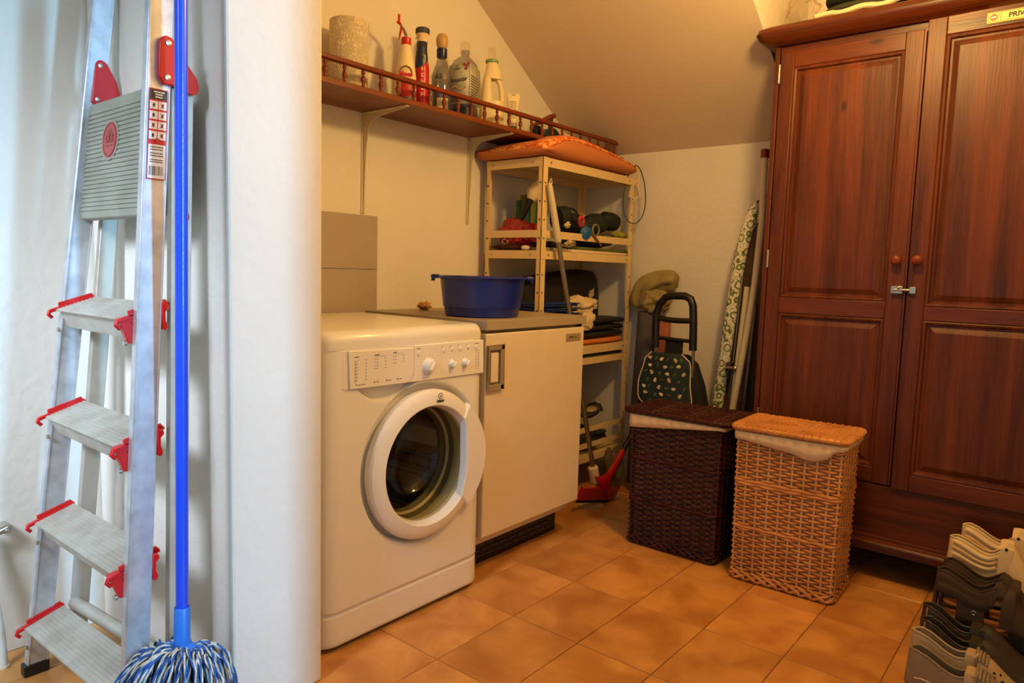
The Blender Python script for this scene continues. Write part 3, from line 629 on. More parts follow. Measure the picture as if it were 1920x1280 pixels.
# 4 square bottle "frescor"
c = (.080, .700, SB)
T = thing('square_bottle', 'large clear square bottle with floral label and clear stopper on the shelf', 'bottle', c)
a = math.radians(20); Tm = Matrix.Translation(c) @ rotz(a)
def sq(r, z, e=.3):
    return [Tm @ V(r[0]*(abs(math.cos(t))**e)*(1 if math.cos(t) >= 0 else -1), r[1]*(abs(math.sin(t))**e)*(1 if math.sin(t) >= 0 else -1), z) for t in [2*PI*k/40 for k in range(40)]]
def loft(rows): 
    n = len(rows[0]); return [p for r in rows for p in r], [(i*n+k, i*n+(k+1) % n, (i+1)*n+(k+1) % n, (i+1)*n+k) for i in range(len(rows)-1) for k in range(n)]+[tuple(range(n)), tuple(range(len(rows)*n-1, (len(rows)-1)*n-1, -1))]
b = MB(); b.add(*loft([sq((.040, .052), 0), sq((.042, .054), .006), sq((.042, .054), .205), sq((.036, .046), .228, .5), sq((.018, .022), .248, .9), sq((.016, .016), .252, 1), sq((.016, .016), .272, 1)])); b.build('bottle', MATS['bottle_clear'], T)
b = MB(); b.add(*loft([sq((.039, .051), .002), sq((.0405, .0525), .008), sq((.0405, .0525), .062)])); b.build('liquid', mat('liquid_blue_grey', (86, 96, 120), .3), T)
b = MB(); b.lathe([(.0165, .258), (.023, .262), (.023, .266), (.019, .268), (.020, .296), (.014, .304), (.0001, .305)], c=c, n=24); b.build('stopper', MATS['clear_wrap'], T)
lm = mat('label_silver', (188, 186, 164), .4, var=.8, vscale=26, col2=(140, 140, 120))
b = MB(); b.add([Tm @ V(x, y, z) for x, y, z in ((-.041, -.0548, .066), (.041, -.0548, .066), (.041, -.0548, .215), (-.041, -.0548, .205))], [(0, 1, 2, 3)]); l1 = b.build('front_label', lm, T, solid=.0006)
b = MB(); b.add([Tm @ V(x, y, z) for x, y, z in ((.0428, -.052, .066), (.0428, .050, .066), (.0428, .050, .205), (.0428, -.052, .215))], [(0, 1, 2, 3)]); l2 = b.build('side_label', lm, T, solid=.0006)
R3 = Tm.to_3x3()
def on_front(x, z): return Tm @ V(x, -.0554, z)
def on_side(y, z): return Tm @ V(.0434, y, z)
text('label_lettering', 'frescor', ink, l2 if 0 else l1, on_front(.0, .150), R3 @ V(1, 0, .10), (0, 0, 1), .024, ext=.0006, bold=.0005)
pk = mat('flower_pink', (150, 70, 92), .5); og = mat('ribbon_orange', (196, 130, 70), .5)
for q, (u, v) in enumerate(((.022, .205), (.033, .200), (.028, .190), (.038, .209))):
    p = on_front(u, v); b = MB(); b.ball(p, .0065, 6, sc=(1, .3, 1), T=Matrix.Translation(p) @ rotz(a) @ Matrix.Scale(.25, 4, V(0, 1, 0))); b.build('flower', pk, l1)
b = MB(); b.tube([on_front(-.03+.01*k, .118+.008*math.sin(k*1.2)) for k in range(7)], .0022, 5); b.build('ribbon', og, l1)
b = MB()
for k in range(9): 
    z = .165-.010*k; w_ = random.uniform(.03, .042)
    for j in range(5): 
        y0 = -.043+j*w_/2.4
        p = [on_side(y0+dy, z+dz) for dy, dz in ((0, 0), (.013, 0), (.013, .005), (0, .005))]; b.add(p, [(0, 1, 2, 3)])
b.build('small_print', mat('grey_ink', (96, 92, 84), .6), l2, smooth=False)
b = MB(); p = [on_side(dy-.045, .070+dz) for dy, dz in ((0, 0), (.03, 0), (.03, .022), (0, .022))]; b.add(p, [(0, 1, 2, 3)]); b.build('print_box', mat('navy_label', (22, 34, 62), .35), l2)
b = MB(); 
for u0, v0 in ((-.020, .188), (.0, 0)):
    if v0: p = [on_front(u0+du, v0+dz) for du, dz in ((0, 0), (.024, .001), (.024, .005), (0, .004))]; b.add(p, [(0, 1, 2, 3)]); p = [on_front(u0+.008+du, v0+.008+dz) for du, dz in ((0, 0), (.006, .002), (.007, .009), (.002, .005))]; b.add(p, [(0, 1, 2, 3)])
b.build('emblem', ink, l1)
# 5 jug
c = (.075, .862, SB)
T = thing('detergent_jug', 'cream handled detergent jug with green ring and clear cap on the shelf', 'jug', c)
jm = mat('jug_cream', (232, 212, 160), .4)
Tm2 = Matrix.Translation(c) @ rotz(math.radians(-42))
# silhouette in local y (width) / z, with a handle hole
def body(z):
    t = z
    if t < .01: return -.044, .050
    if t < .10: return -.046, .052
    if t < .2: q = (t-.10)/.1; return -.046+.012*q, .052-.012*q
    q = (t-.2)/.07; return -.034+.016*q, .040-.022*q*q
N_ = 26; rows = []
hole = [( .012, .115), (.018, .105), (.026, .112), (.028, .14), (.024, .175), (.015, .195), (.008, .185), (.008, .15)]
def jug_part(y0f, y1f, z0, z1, n=14):
    rows = []
    for i in range(n+1):
        z = z0+(z1-z0)*i/n; ya, yb_ = y0f(z), y1f(z); cy, hw = (ya+yb_)/2, (yb_-ya)/2
        dep = .032 if z < .1 else .032-.012*(z-.1)/.17
        rows.append([Tm2 @ V(dep*(abs(math.cos(t))**.6)*(1 if math.cos(t) >= 0 else -1)*min(1, hw/.018+.25), cy+hw*(abs(math.sin(t))**.8)*(1 if math.sin(t) >= 0 else -1), z) for t in [2*PI*k/24 for k in range(24)]])
    return loft(rows)
b = MB(); b.add(*jug_part(lambda z: body(z)[0], lambda z: body(z)[1], 0, .112))
b.add(*jug_part(lambda z: body(z)[0], lambda z: .008-.010*(z-.11)/.09, .104, .205))
b.add(*jug_part(lambda z: body(z)[0], lambda z: body(z)[1], .200, .268, 8))
hp = [Tm2 @ V(0, y, z) for y, z in ((.042, .095), (.0435, .12), (.042, .15), (.036, .18), (.024, .205), (.012, .22))]
b.tube(hp, .011, 12, rr=[.014, .0105, .0095, .0095, .011, .013]); b.build('bottle', jm, T)
b = MB(); b.lathe([(.018, .262), (.026, .266), (.027, .274), (.020, .278)], c=c, n=24); b.build('ring', mat('ring_green', (120, 160, 96), .4), T)
b = MB(); b.lathe([(.016, .277), (.0155, .318), (.013, .323), (.0001, .324)], c=c, n=24); b.build('cap', MATS['clear_wrap'], T)
# 6 tube on green cap
c = (.09, .985, SB)
T = thing('cream_tube', 'pale squeeze tube standing on its green cap on the shelf', 'tube', c)
b = MB(); b.lathe([(.017, 0), (.0185, .003), (.0185, .030), (.016, .032)], c=c, n=24); b.build('cap', mat('cap_green', (24, 70, 30), .35), T)
rows = []
tt = Matrix.Translation(c) @ rotz(math.radians(-42))
for i in range(12):
    z = .033+.135*i/11; q = i/11; rows.append([tt @ V(.0175*(1-q)**.6*math.cos(t)+.0008*math.cos(t), (.0185+.010*q)*math.sin(t), z) for t in [2*PI*k/28 for k in range(28)]])
b = MB(); b.add(*loft(rows)); b.build('tube', mat('tube_cream', (234, 216, 168), .4), T)
b = MB()
for k in range(11):
    z = .065+.0068*k; w_ = random.uniform(.011, .015)
    x = .0175*(1-(z-.033)/.135)**.6+.0012
    for j in range(4):
        y0 = -w_+j*w_*.5; b.add([tt @ V(x*math.sqrt(max(0, 1-(yy/.024)**2))+.0004, yy, zz) for yy, zz in ((y0, z), (y0+w_*.4, z), (y0+w_*.4, z+.0022), (y0, z+.0022))], [(0, 1, 2, 3)])
b.build('small_print', MATS['grey_ink'] if 'GREY' in MATS else mat('grey_ink', (96, 92, 84), .6), T, smooth=False)
b = MB(); b.add([tt @ V(.0035, y, z) for y, z in ((-.008, .161), (.008, .161), (.006, .164), (-.006, .164))], [(0, 1, 2, 3)]); b.build('hang_slot', ink, T)
# 7 iron-like teal tool with red-brown bar handle
c = (.09, 1.22, SB)
T = thing('teal_iron', 'teal flat-based tool with a red-brown bar handle at the far shelf end', 'tool', c)
b = MB(); b.prism([(-.11, .0), (.07, .0), (.055, .045), (.02, .066), (-.02, .060), (-.07, .02)], lambda u, v, h: V(c[0]+h, c[1]+u, c[2]+v), -.04, .04); b.build('body', mat('teal_plastic', (44, 62, 66), .45), T, bevel=.006, seg=3)
b = MB(); b.tube([(c[0]+.02, c[1]-.13, c[2]+.055), (c[0]+.02, c[1]-.06, c[2]+.085), (c[0]+.02, c[1]-.0, c[2]+.113), (c[0]+.02, c[1]+.028, c[2]+.124)], .012, 12, rr=[.006, .0105, .012, .011]); b.build('handle', mat('handle_red_brown', (116, 34, 20), .3, coat=.3), T)
b = MB(); b.box(c[0]+.012, c[0]+.028, c[1]-.004, c[1]+.012, c[2]+.05, c[2]+.115); b.build('neck', darkgrey, T, bevel=.002)
b = blob((.15, 1.08, SB+.024), (.022, .030, .024), 4, .3, 2, 14, flat=.9); tag(b.build('black_pouch', blackcloth), 'small black pouch in front of the teal tool on the shelf', 'pouch')
for k, (y, col, nm, lb, sz) in enumerate(((1.16, (190, 160, 110), 'paper_packet', 'beige paper packet lying flat under the teal tool on the shelf', (.03, .04, .008)), )):
    b = blob((.155, y-.0, SB+.008), (.018,.03,.008), 8, .2, 2, 12, flat=.8); tag(b.build(nm, mat('packet', col, .8)), lb, 'packet')
b = blob((.09, 1.375, SB+.032), (.03, .035, .034), 6, .35, 2.4, 14, flat=.9); tag(b.build('white_bag', cloth_c), 'small crumpled white bag on the shelf behind the teal tool', 'bag')
b = MB(); b.box(.03, .07, 1.42, 1.47, SB, SB+.055); tag(b.build('pale_box', mat('pale_card', (214, 190, 150), .8), bevel=.001), 'small pale card box on the shelf near its far end', 'box')
b = MB(); b.lathe([(.014, 0), (.019, .05), (.020, .052), (.018, .052), (.013, .003), (.0001, .003)], c=(.13, 1.50, SB), n=20, cap=False); tag(b.build('white_cup', cloth_c), 'small white paper cup on the shelf', 'cup')
b = MB(); b.lathe([(.018, 0), (.020, .004), (.020, .035), (.012, .042), (.010, .050), (.0001, .050)], c=(.11, 1.56, SB), n=20); tag(b.build('black_jar', black), 'small black jar at the far end of the shelf', 'jar')

# ================================================================ steel shelving unit
ym = mat('unit_cream_paint', (226, 196, 142), .45, var=.3, vscale=18)
SU_ = thing('steel_shelving_unit', 'cream perforated-angle steel shelving unit in the corner', 'shelving', (.15, 1.28, 0))
UX0, UX1, UY0, UY1, UT = .0, .30, .93, 1.655, 1.470
hole_m = mat('hole_dark', (30, 20, 14), .8)
for (x, sx) in ((UX0, 1), (UX1, -1)):
    for (y, sy) in ((UY0, 1), (UY1, -1)):
        b = MB(); t = .0022; w_ = .034
        b.box(min(x, x+sx*w_*.62), max(x, x+sx*w_*.62), min(y, y+sy*t), max(y, y+sy*t), 0, UT); b.box(min(x, x+sx*t), max(x, x+sx*t), min(y, y+sy*w_), max(y, y+sy*w_), 0, UT)
        po = b.build('post', ym, SU_)
        b = MB()
        for k in range(20):
            z = .045+k*.0735
            if z > UT: break
            yf = y-sy*.0004; xf = x-sx*.0004
            b.add([V(x+sx*(w_*.31)+a_, yf, z+c_) for a_, c_ in ((-.0035, -.0035), (.0035, -.0035), (.0035, .0035), (-.0035, .0035))], [(0, 1, 2, 3)])
            b.add([V(xf, y+sy*(w_*.5)+a_, z+c_) for a_, c_ in ((-.0035, -.0035), (.0035, -.0035), (.0035, .0035), (-.0035, .0035))], [(0, 1, 2, 3)])
        b.build('punched_hole', hole_m, po, smooth=False)
def deck(z0, z1, name='shelf_plate', lip=True):
    b = MB(); b.box(UX0+.003, UX1-.003, UY0+.003, UY1-.003, z1-.003, z1)
    b.box(UX0+.002, UX1-.002, UY0-.0015, UY0+.0015, z0, z1); b.box(UX0+.002, UX1-.002, UY1-.0015, UY1+.0015, z0, z1)
    b.box(UX1-.0015, UX1+.0015, UY0+.002, UY1-.002, z0, z1); b.box(UX0-.0015, UX0+.0015, UY0+.002, UY1-.002, z0, z1)
    o = b.build(name, ym, SU_)
    for x, y in ((UX1+.0015, UY0+.05), (UX1+.0015, UY1-.05)):
        b = MB(); b.lathe([(.005, 0), (.005, .002), (.0001, .003)], c=(x, y, (z0+z1)/2), axis='x', n=8); b.build('bolt', bolt_m, o)
    for x in (UX0+.04, UX1-.05):
        b = MB(); b.lathe([(.005, 0), (.0045, -.002), (.0001, -.003)], c=(x, UY0-.0015, (z0+z1)/2), axis='y', n=8); b.build('bolt', bolt_m, o)
deck(1.432, 1.468); deck(1.064, 1.098); deck(.652, .688); deck(.604, .632, 'shelf_plate'); deck(.150, .182)
def guard(z0, z1):
    b = MB(); b.box(UX1-.001, UX1+.0015, UY0+.002, UY1-.002, z0, z1); b.box(UX0+.002, UX1-.002, UY0-.0015, UY0+.001, z0, z1); b.build('guard_strip', ym, SU_)
guard(1.150, 1.180); guard(.215, .240); guard(.29, .315)

# orange lounger cushion on the unit, bulging out beyond the shelf edge
def cush(u, v, shell_=0):
    pass
om = bpy.data.materials.new('orange_pattern_cloth'); om.use_nodes = True; nt = om.node_tree; bs = nt.nodes['Principled BSDF']; bs.inputs['Roughness'].default_value = .85
tc = nt.nodes.new('ShaderNodeTexCoord'); nz = nt.nodes.new('ShaderNodeTexNoise'); nz.inputs['Scale'].default_value = 17; nz.inputs['Detail'].default_value = 2; nz.inputs['Distortion'].default_value = 2.2; nt.links.new(tc.outputs['Object'], nz.inputs['Vector'])
cr = nt.nodes.new('ShaderNodeValToRGB'); cr.color_ramp.interpolation = 'CONSTANT'; E_ = cr.color_ramp.elements; E_[0].position = 0; E_[0].color = srgb(206, 84, 36); E_[1].position = .46; E_[1].color = srgb(230, 136, 62)
x = E_.new(.53); x.color = srgb(236, 186, 112); x = E_.new(.60); x.color = srgb(214, 78, 28); nt.links.new(nz.outputs[0], cr.inputs[0]); nt.links.new(cr.outputs[0], bs.inputs['Base Color'])
oside = mat('orange_plain_cloth', (196, 116, 62), .85, var=.2)
T = thing('lounger_cushion', 'orange patterned lounger cushion lying on the steel shelving unit', 'cushion', (.15, 1.25, 1.47))
# cross sections along y; each gives front edge x, top z, bottom z
ys = [.895, .905, .93, .97, 1.02, 1.08, 1.15, 1.23, 1.32, 1.41, 1.50, 1.57, 1.615, 1.64]
def prof_at(y):
    t = (y-.895)/(1.64-.895)
    tb = 1.532+.044*min(1, max(0, (t-.04)/.16))-.056*max(0, (t-.35)/.65)**1.5
    if t < .04: tb -= .02*(1-t/.04)
    mid = tb-.026+.004*t
    bot = 1.473
    return tb, mid, bot
top = []; sidev = []
n = 22
def section(y):
    tb, mid, bot = prof_at(y); xf = .338+.006*math.sin(y*9)-.03*max(0, (y-1.55)/.09)**2; pts = []
    und = 1.556
    P_ = [(-.035, 1.478), (-.042, 1.50), (-.036, 1.525), (-.01, min(und, tb-.008)), (.12, min(und, tb-.006)), (.195, min(und+.0, tb-.006)), (.215, tb-.008), (.25, tb), (.30, tb-.001), (.325, tb-.006), (xf, mid), (xf+.006, (mid+bot)/2+.004), (xf-.006, bot+.01), (xf-.03, bot+.001), (.2, bot), (0, bot)]
    return [V(x_, y, z_) for x_, z_ in P_]
rows = [section(y) for y in ys]
for k, r in enumerate(rows):
    if k in (0, len(rows)-1):
        cz = sum(p.z for p in r)/len(r); 
        for p in r: p.z = cz+(p.z-cz)*.35
m_ = len(rows[0]); vs = [p+noise.noise_vector(p*14)*.003 for r in rows for p in r]
b = MB()
b.v = [Vector(q) for q in vs]; b.f = []; b.m = []
for i in range(len(rows)-1):
    for k in range(m_):
        b.f.append((i*m_+k, i*m_+(k+1) % m_, (i+1)*m_+(k+1) % m_, (i+1)*m_+k)); b.m.append(0 if k in (1, 2, 3, 4, 5, 6, 7, 8, 9) else 1)
b.f += [tuple(range(m_)), tuple(range(len(vs)-1, len(vs)-m_-1, -1))]; b.m += [1, 1]
cu = b.build('padding', [om, oside], T, sub=2, angle=180)
b = MB(); b.tube([V(prof_at(y)[1]*0+.339+.006*math.sin(y*9)-.03*max(0, (y-1.55)/.09)**2, y, prof_at(y)[1]+.001) for y in ys[1:-1]], .0028, 6); b.build('piping', om, T)
b = MB(); L0 = V(.327, 1.615, 1.515)
b.tube([L0, L0+V(.012, .01, -.05), L0+V(-.012, -.02, -.10), L0+V(-.018, -.025, -.14), L0+V(.006, -.005, -.15), L0+V(.018, .012, -.135), L0+V(.012, .004, -.09), L0+V(.013, .008, -.04)], .0035, 6); b.build('tie', cloth_c, T)
# hanging green cord loop
b = MB(); cpt = V(.305, 1.630, 1.505); pts = []
for k in range(29):
    a = -PI/2+2*PI*k/28; yy = .058*math.cos(a+PI)*(1-.35*(math.sin(-a)*.5+.5))*(1 if True else 1); zz = -.115+.135*math.sin(-a)*1.0
    pts.append(cpt+V(.022+yy*.8, yy*.75-.02, zz-.005))
b.tube(pts, .0028, 6, closed=True); tag(b.build('cord_loop', mat('cord_green', (66, 78, 54), .6)), 'thin dark green cord loop hanging at the right corner of the shelving unit', 'cord')
# ================================================================ contents of the shelving unit
T = thing('cordless_vacuum', 'black curved hose with a cream nozzle behind the left post of the shelving unit', 'hose', (.14, .98, 1.10))
b = MB(); b.tube([(.16, .99, 1.105), (.185, .86, 1.15), (.20, .82, 1.205), (.20, .855, 1.268), (.20, .90, 1.312), (.20, .94, 1.345)], .013, 10) if False else None
b = MB(); b.tube([(.09, 1.09, 1.112), (.075, 1.06, 1.14), (.08, 1.05, 1.19), (.10, 1.05, 1.24), (.12, 1.06, 1.285), (.135, 1.07, 1.325)], .013, 10); b.build('hose', black, T)
b = MB(); b.tube([(.133, 1.068, 1.318), (.140, 1.08, 1.345), (.155, 1.11, 1.385), (.16, 1.13, 1.40)], .03, 14, rr=[.019, .034, .030, .022]); b.build('nozzle', cloth_c, T)
b = MB()
for k in range(5): pass
gr = mat('green_plastic', (40, 96, 44), .45); ol = mat('olive_stripe', (120, 122, 40), .6)
T = thing('green_bundle', 'bundle of green and teal packs behind the red bag in the shelving unit', 'bundle', (.07, 1.15, 1.101))
b = blob((.025, 1.19, 1.19), (.030, .13, .045), 21, .2, 2, 18, flat=2); b.build('green_pack', gr, T)
for k, (y, m_, h) in enumerate(((1.10, gr, .22), (1.125, ol, .245), (1.155, mat('teal_cloth', (24, 76, 84), .6), .25), (1.19, ol, .235), (1.215, gr, .22))):
    b = MB(); b.box(.035, .055, y-.012, y+.012, 1.102, 1.102+h); b.build('upright_pack', m_, T, bevel=.004)
redbag = mat('red_bag', (176, 24, 20), .28, bump=.006, bscale=30, coat=.4)
b = blob((.125, 1.008, 1.166), (.095, .038, .060), 5, .35, 2.4, 28, flat=.86, fold=.3); tag(b.build('red_bag', redbag), 'shiny red plastic bag on the upper shelf of the shelving unit', 'bag')
T = thing('rolled_black_bag', 'long rolled black bag with buckles lying on the upper unit shelf', 'bag', (.17, 1.38, 1.10))
b = MB(); pts = []; rr = []
for k in range(15):
    t = k/14; pts.append(V(.20+.01*math.sin(k), 1.17+.47*t, 1.246-.018*math.sin(PI*t*1.3)+.012*math.sin(k*1.7)+.02*max(0, t-.8)*2)); rr.append(.052-.010*abs(math.sin(t*5))+.004*math.sin(k*2.1))
b.tube(pts, .05, 14, rr=rr, flat=.9); b.build('roll', mat('black_green_cloth', (26, 34, 30), .75, bump=.002, bscale=60), T)
for y in (1.20, 1.26):
    b = MB(); b.tube([V(.20+.055*math.cos(a_), y, 1.244+.052*math.sin(a_)) for a_ in [2*PI*k/20 for k in range(20)]], .0045, 6, closed=True); b.build('strap', blackcloth, T)
b = MB(); b.box(.249, .258, 1.215, 1.245, 1.235, 1.262); b.build('buckle', black, T, bevel=.003)
b = blob((.19, 1.42, 1.152), (.055, .18, .020), 8, .15, 2, 22, flat=.95, fold=.2); tag(b.build('dark_clothes', mat('dark_cloth_mix', (40, 34, 34), .85, var=.6, col2=(24, 22, 26))), 'dark folded clothes under the rolled black bag', 'clothes')
b = MB(); b.tube([V(.262, 1.268+.018*math.cos(2*PI*k/20)*.9, 1.238+.019*math.sin(2*PI*k/20)) for k in range(20)], .0075, 8, closed=True); tag(b.build('pink_ring', mat('pink_rubber', (206, 48, 66), .4)), 'pink rubber ring on the upper unit shelf', 'ring')
T = thing('blue_disc_spatula', 'blue plastic disc with a stick poking over the unit guard strip', 'toy', (.305, 1.25, 1.15))
b = MB(); b.lathe([(.0001, -.004), (.026, -.003), (.028, 0), (.026, .003), (.006, .006), (.0001, .007)], T=Matrix.Translation((.309, 1.240, 1.186)) @ Matrix.Rotation(PI/2, 4, 'Y') @ Matrix.Rotation(.5, 4, 'X'), n=28); b.build('disc', mat('disc_blue', (20, 84, 140), .4), T)
b = MB(); b.tube([(.29, 1.20, 1.243), (.306, 1.27, 1.20), (.308, 1.37, 1.135)], .006, 6, flat=.4); b.build('stick', mat('stick_brown', (104, 70, 44), .6), T)
b = MB(); b.tube([V(.300, 1.330+.026*math.cos(2*PI*k/24), 1.203+.024*math.sin(2*PI*k/24)) for k in range(24)], .0045, 7, closed=True); tag(b.build('grey_ring', mat('grey_rubber2', (120, 112, 96), .5)), 'thin grey ring leaning beside the blue disc in the unit', 'ring')
b = MB(); b.tube([V(.272+.008*math.sin(k), 1.47+.055*math.cos(2*PI*k/24), 1.175+.028*math.sin(2*PI*k/24)) for k in range(24)], .005, 7, closed=True); b.mi(0); tag(b.build('slipper_rim', mat('brown_rubber', (92, 70, 50), .6)), 'brown oval rubber loop lying right of the grey ring in the unit', 'loop')
b = blob((.235, 1.255-.06, 1.222), (.02, .022, .016), 15, .3, 2, 12); tag(b.build('cream_ball', cloth_c), 'small cream bundle beside the pink ring in the unit', 'bundle')
b = blob((.26, 1.60, 1.195), (.022, .06, .018), 17, .3, 2, 14); tag(b.build('lime_cloth', mat('lime_cloth', (150, 150, 40), .8)), 'lime green cloth at the right end of the upper unit shelf', 'cloth')
# low layer between beam and guard
b = MB(); b.box(.16, .288, 1.17, 1.64, 1.099, 1.112); tag(b.build('white_board', mat('board_white', (222, 204, 170), .6), bevel=.003), 'long cream folded board lying on the upper unit shelf', 'board')
b = MB(); b.box(.05, .283, 1.22, 1.645, 1.1125, 1.126); tag(b.build('green_cover', mat('green_cover', (96, 106, 40), .7, var=.6, col2=(44, 60, 28)), bevel=.004), 'olive green folded cover on top of the long cream board', 'cover')
b = blob((.23, 1.235, 1.135), (.02, .03, .017), 9, .5, 2.4, 14); tag(b.build('white_tissue', cloth_c), 'crumpled white tissue at the front of the olive cover', 'tissue')
b = MB(); b.box(.20, .285, .965, 1.13, 1.099, 1.113); tag(b.build('grey_booklet', mat('booklet_grey', (150, 140, 124), .6), bevel=.002), 'grey booklet under the black pouch on the upper unit shelf', 'booklet')
b = blob((.245, 1.045, 1.127), (.035, .10, .013), 10, .2, 2, 16, flat=1); tag(b.build('black_sleeve', blackcloth), 'flat black sleeve on the grey booklet in the unit', 'sleeve')
b = blob((.11, .955, 1.112), (.085, .018, .013), 11, .4, 2.4, 18, flat=.9); tag(b.build('dark_red_cloth', mat('dark_red_cloth', (80, 26, 28), .8, var=.7, col2=(34, 28, 34))), 'dark red and black cloth at the unit front left', 'cloth')
b = MB(); b.ball((.205, .953, 1.110), 1, 10, sc=(.024, .013, .010)); tag(b.build('white_egg', mat('egg_white', (236, 222, 196), .4)), 'small white oval puck at the unit front edge', 'puck')
b = MB(); b.tube([V(.10+.014*math.cos(2*PI*k/14), .945, 1.135+.012*math.sin(2*PI*k/14)) for k in range(14)], .003, 6, closed=True); tag(b.build('metal_ring', chrome), 'small metal key ring on the dark red cloth', 'ring')
# middle bay
T = thing('black_case', 'large black soft case with a torn sticker in the middle bay of the unit', 'case', (.13, 1.32, .69))
b = MB(); o_ = [(.965, .72), (.965, .93), (1.10, .985), (1.30, 1.010), (1.50, 1.030), (1.585, 1.025), (1.625, .99), (1.645, .90), (1.648, .735), (1.60, .72)]
rows = []
for x_, sc_ in ((.015, .90), (.025, .97), (.055, 1), (.10, 1), (.135, .97), (.148, .90)):
    rows.append([V(x_, 1.31+(y_-1.31)*sc_, .86+(z_-.86)*sc_) for y_, z_ in o_])
n = len(o_); b.add([p for r in rows for p in r], [(i*n+k, i*n+(k+1) % n, (i+1)*n+(k+1) % n, (i+1)*n+k) for i in range(len(rows)-1) for k in range(n)]+[tuple(range(n)), tuple(range(len(rows)*n-1, (len(rows)-1)*n-1, -1))])
b.build('shell', mat('case_black', (24, 18, 17), .6, bump=.003, bscale=12), T, angle=50)
b = MB(); s_ = [(0, 0), (.010, -.022), (.024, -.03), (.030, -.008), (.045, .002), (.042, .034), (.022, .024), (.008, .026)]; b.prism(s_, lambda u, v, h: V(h, 1.525+u, .905+v*1.0), .1475, .150); b.build('sticker', mat('sticker_mottled', (214, 196, 172), .5, var=.9, vscale=70, col2=(150, 60, 30)), T)
T = thing('blue_tray_stack', 'stack of flat blue plastic trays behind the steel pole', 'trays', (.22, 1.10, .80))
b = MB(); b.box(.17, .287, .95, 1.235, .690, .80); b.build('box', mat('blue_box', (20, 40, 96), .4), T, bevel=.004)
for k in range(4):
    b = MB(); z = .803+.022*k; b.box(.168, .291, .945, 1.245, z+.008, z+.013); b.box(.176, .284, .953, 1.236, z-.002, z+.008); b.build('tray', mat('blue_tray', (28, 60, 134), .35), T, bevel=.002)
b = blob((.215, 1.355, .862), (.055, .105, .040), 13, .35, 2, 22, fold=.2); tag(b.build('white_sack', cloth_c), 'crumpled white plastic bag on the black folded bags', 'bag')
b = blob((.285, 1.318, .80), (.014, .05, .038), 14, .35, 2.2, 16, fold=.2); tag(b.build('white_bag_end', cloth_c), 'white bag end hanging over the unit edge by the worktop', 'bag')
for k, (z, lb) in enumerate(((.796, 'topmost black folded bag under the white bag'), (.764, 'middle black folded bag in the unit'), (.733, 'lowest black folded bag just above the orange cloth'))):
    b = MB(); b.grid(slab(.158, .298-.004*k, 1.305-.02*k, 1.648, z-.0145, z+.0145, 30+k, .003), 40, 10, True); tag(b.build('black_folded_bag', mat('soft_black', (32, 30, 28), .6, bump=.002, bscale=20)), lb, 'bag', 'black folded bags in the unit')
b = MB(); b.grid(slab(.158, .296, 1.255, 1.640, .690, .716, 41, .003), 40, 10, True); tag(b.build('orange_cloth', mat('orange_cloth', (206, 116, 40), .8)), 'folded orange cloth lying under the black folded bags', 'cloth')
b = MB(); b.box(.04, .285, 1.18, 1.62, .634, .641); b.box(.04, .285, 1.19, 1.62, .641, .647); tag(b.build('black_tray', mat('tray_black', (26, 34, 44), .35), bevel=.002), 'flat black and blue tray between the two lower shelves', 'tray')
# shoes and bags at the bottom of the unit
b = blob((.15, 1.42, .225), (.12, .20, .044), 51, .25, 2, 24, flat=.85, fold=.2); tag(b.build('dark_sandal_pile', mat('dark_leather', (30, 30, 34), .6, var=.6, col2=(60, 56, 54))), 'pile of dark flat sandals on the bottom unit shelf', 'sandals', kind='stuff')
for k, (x, y, z, a, lb) in enumerate(((.20, 1.50, .352, .3, 'dark shoe with a beige insole lying on top of the bottom pile'), (.10, 1.40, .310, -.2, 'dark shoe with beige lining below the topmost one in the unit'), (.18, 1.36, .395, .15, 'dark striped shoe resting highest against the fridge side'))):
    T = thing('flat_shoe', lb, 'shoe', (x, y, z-.03), a)
    b = MB(); b.ball((0, 0, .02), 1, 10, sc=(.035, .115, .020)); b.build('sole', mat('dark_leather', (30, 30, 34), .6), T)
    b = MB(); b.ball((0, .0, .034), 1, 10, sc=(.030, .065, .014)); b.build('insole', mat('insole_beige', (176, 148, 110), .8), T)
    b = MB(); b.tube([(-.034, .05, .02), (-.022, .055, .045), (0, .058, .052), (.022, .055, .045), (.034, .05, .02)], .009, 8, flat=2.2); b.build('strap', mat('dark_leather', (30, 30, 34), .6), T)

# ================================================================ on the worktop
WT = .8535
T = thing('wash_basin', 'round dark blue plastic washing-up basin on the grey worktop', 'basin', (.385, .49, WT))
c = (.385, .49, WT)
b = MB(); b.lathe([(.0001, .001), (.124, .001), (.128, .004), (.131, .030), (.1315, .031), (.135, .032), (.147, .128), (.157, .129), (.159, .134), (.155, .138), (.146, .137), (.143, .130), (.131, .034), (.127, .031), (.123, .008), (.0001, .006)], c=c, n=72, cap=False); b.build('bowl', blue_p, T, angle=30)
vd = V(.74, .67, 0)
for s_ in (-1, 1):
    p = Vector(c)+vd*s_*.163+V(0, 0, .134); q = V(-vd.y, vd.x, 0); b = MB()
    b.tube([p-q*.035-vd*s_*.01, p-q*.028+vd*s_*.010, p+q*.028+vd*s_*.010, p+q*.035-vd*s_*.01], .007, 8, flat=.8); b.tube([p+vd*s_*.008+V(0, 0, -.002), p+vd*s_*.009+V(0, 0, -.016)], .007, 8); b.build('lug', blue_p, T)
b = blob((.045, .535, WT+.016), (.018, .024, .013), 4, .7, 2.8, 14, fold=.5); tag(b.build('dried_peel', mat('peel', (206, 156, 84), .7, var=.8, col2=(130, 70, 30))), 'small curled tan scrap on the worktop behind the blue basin', 'scrap')

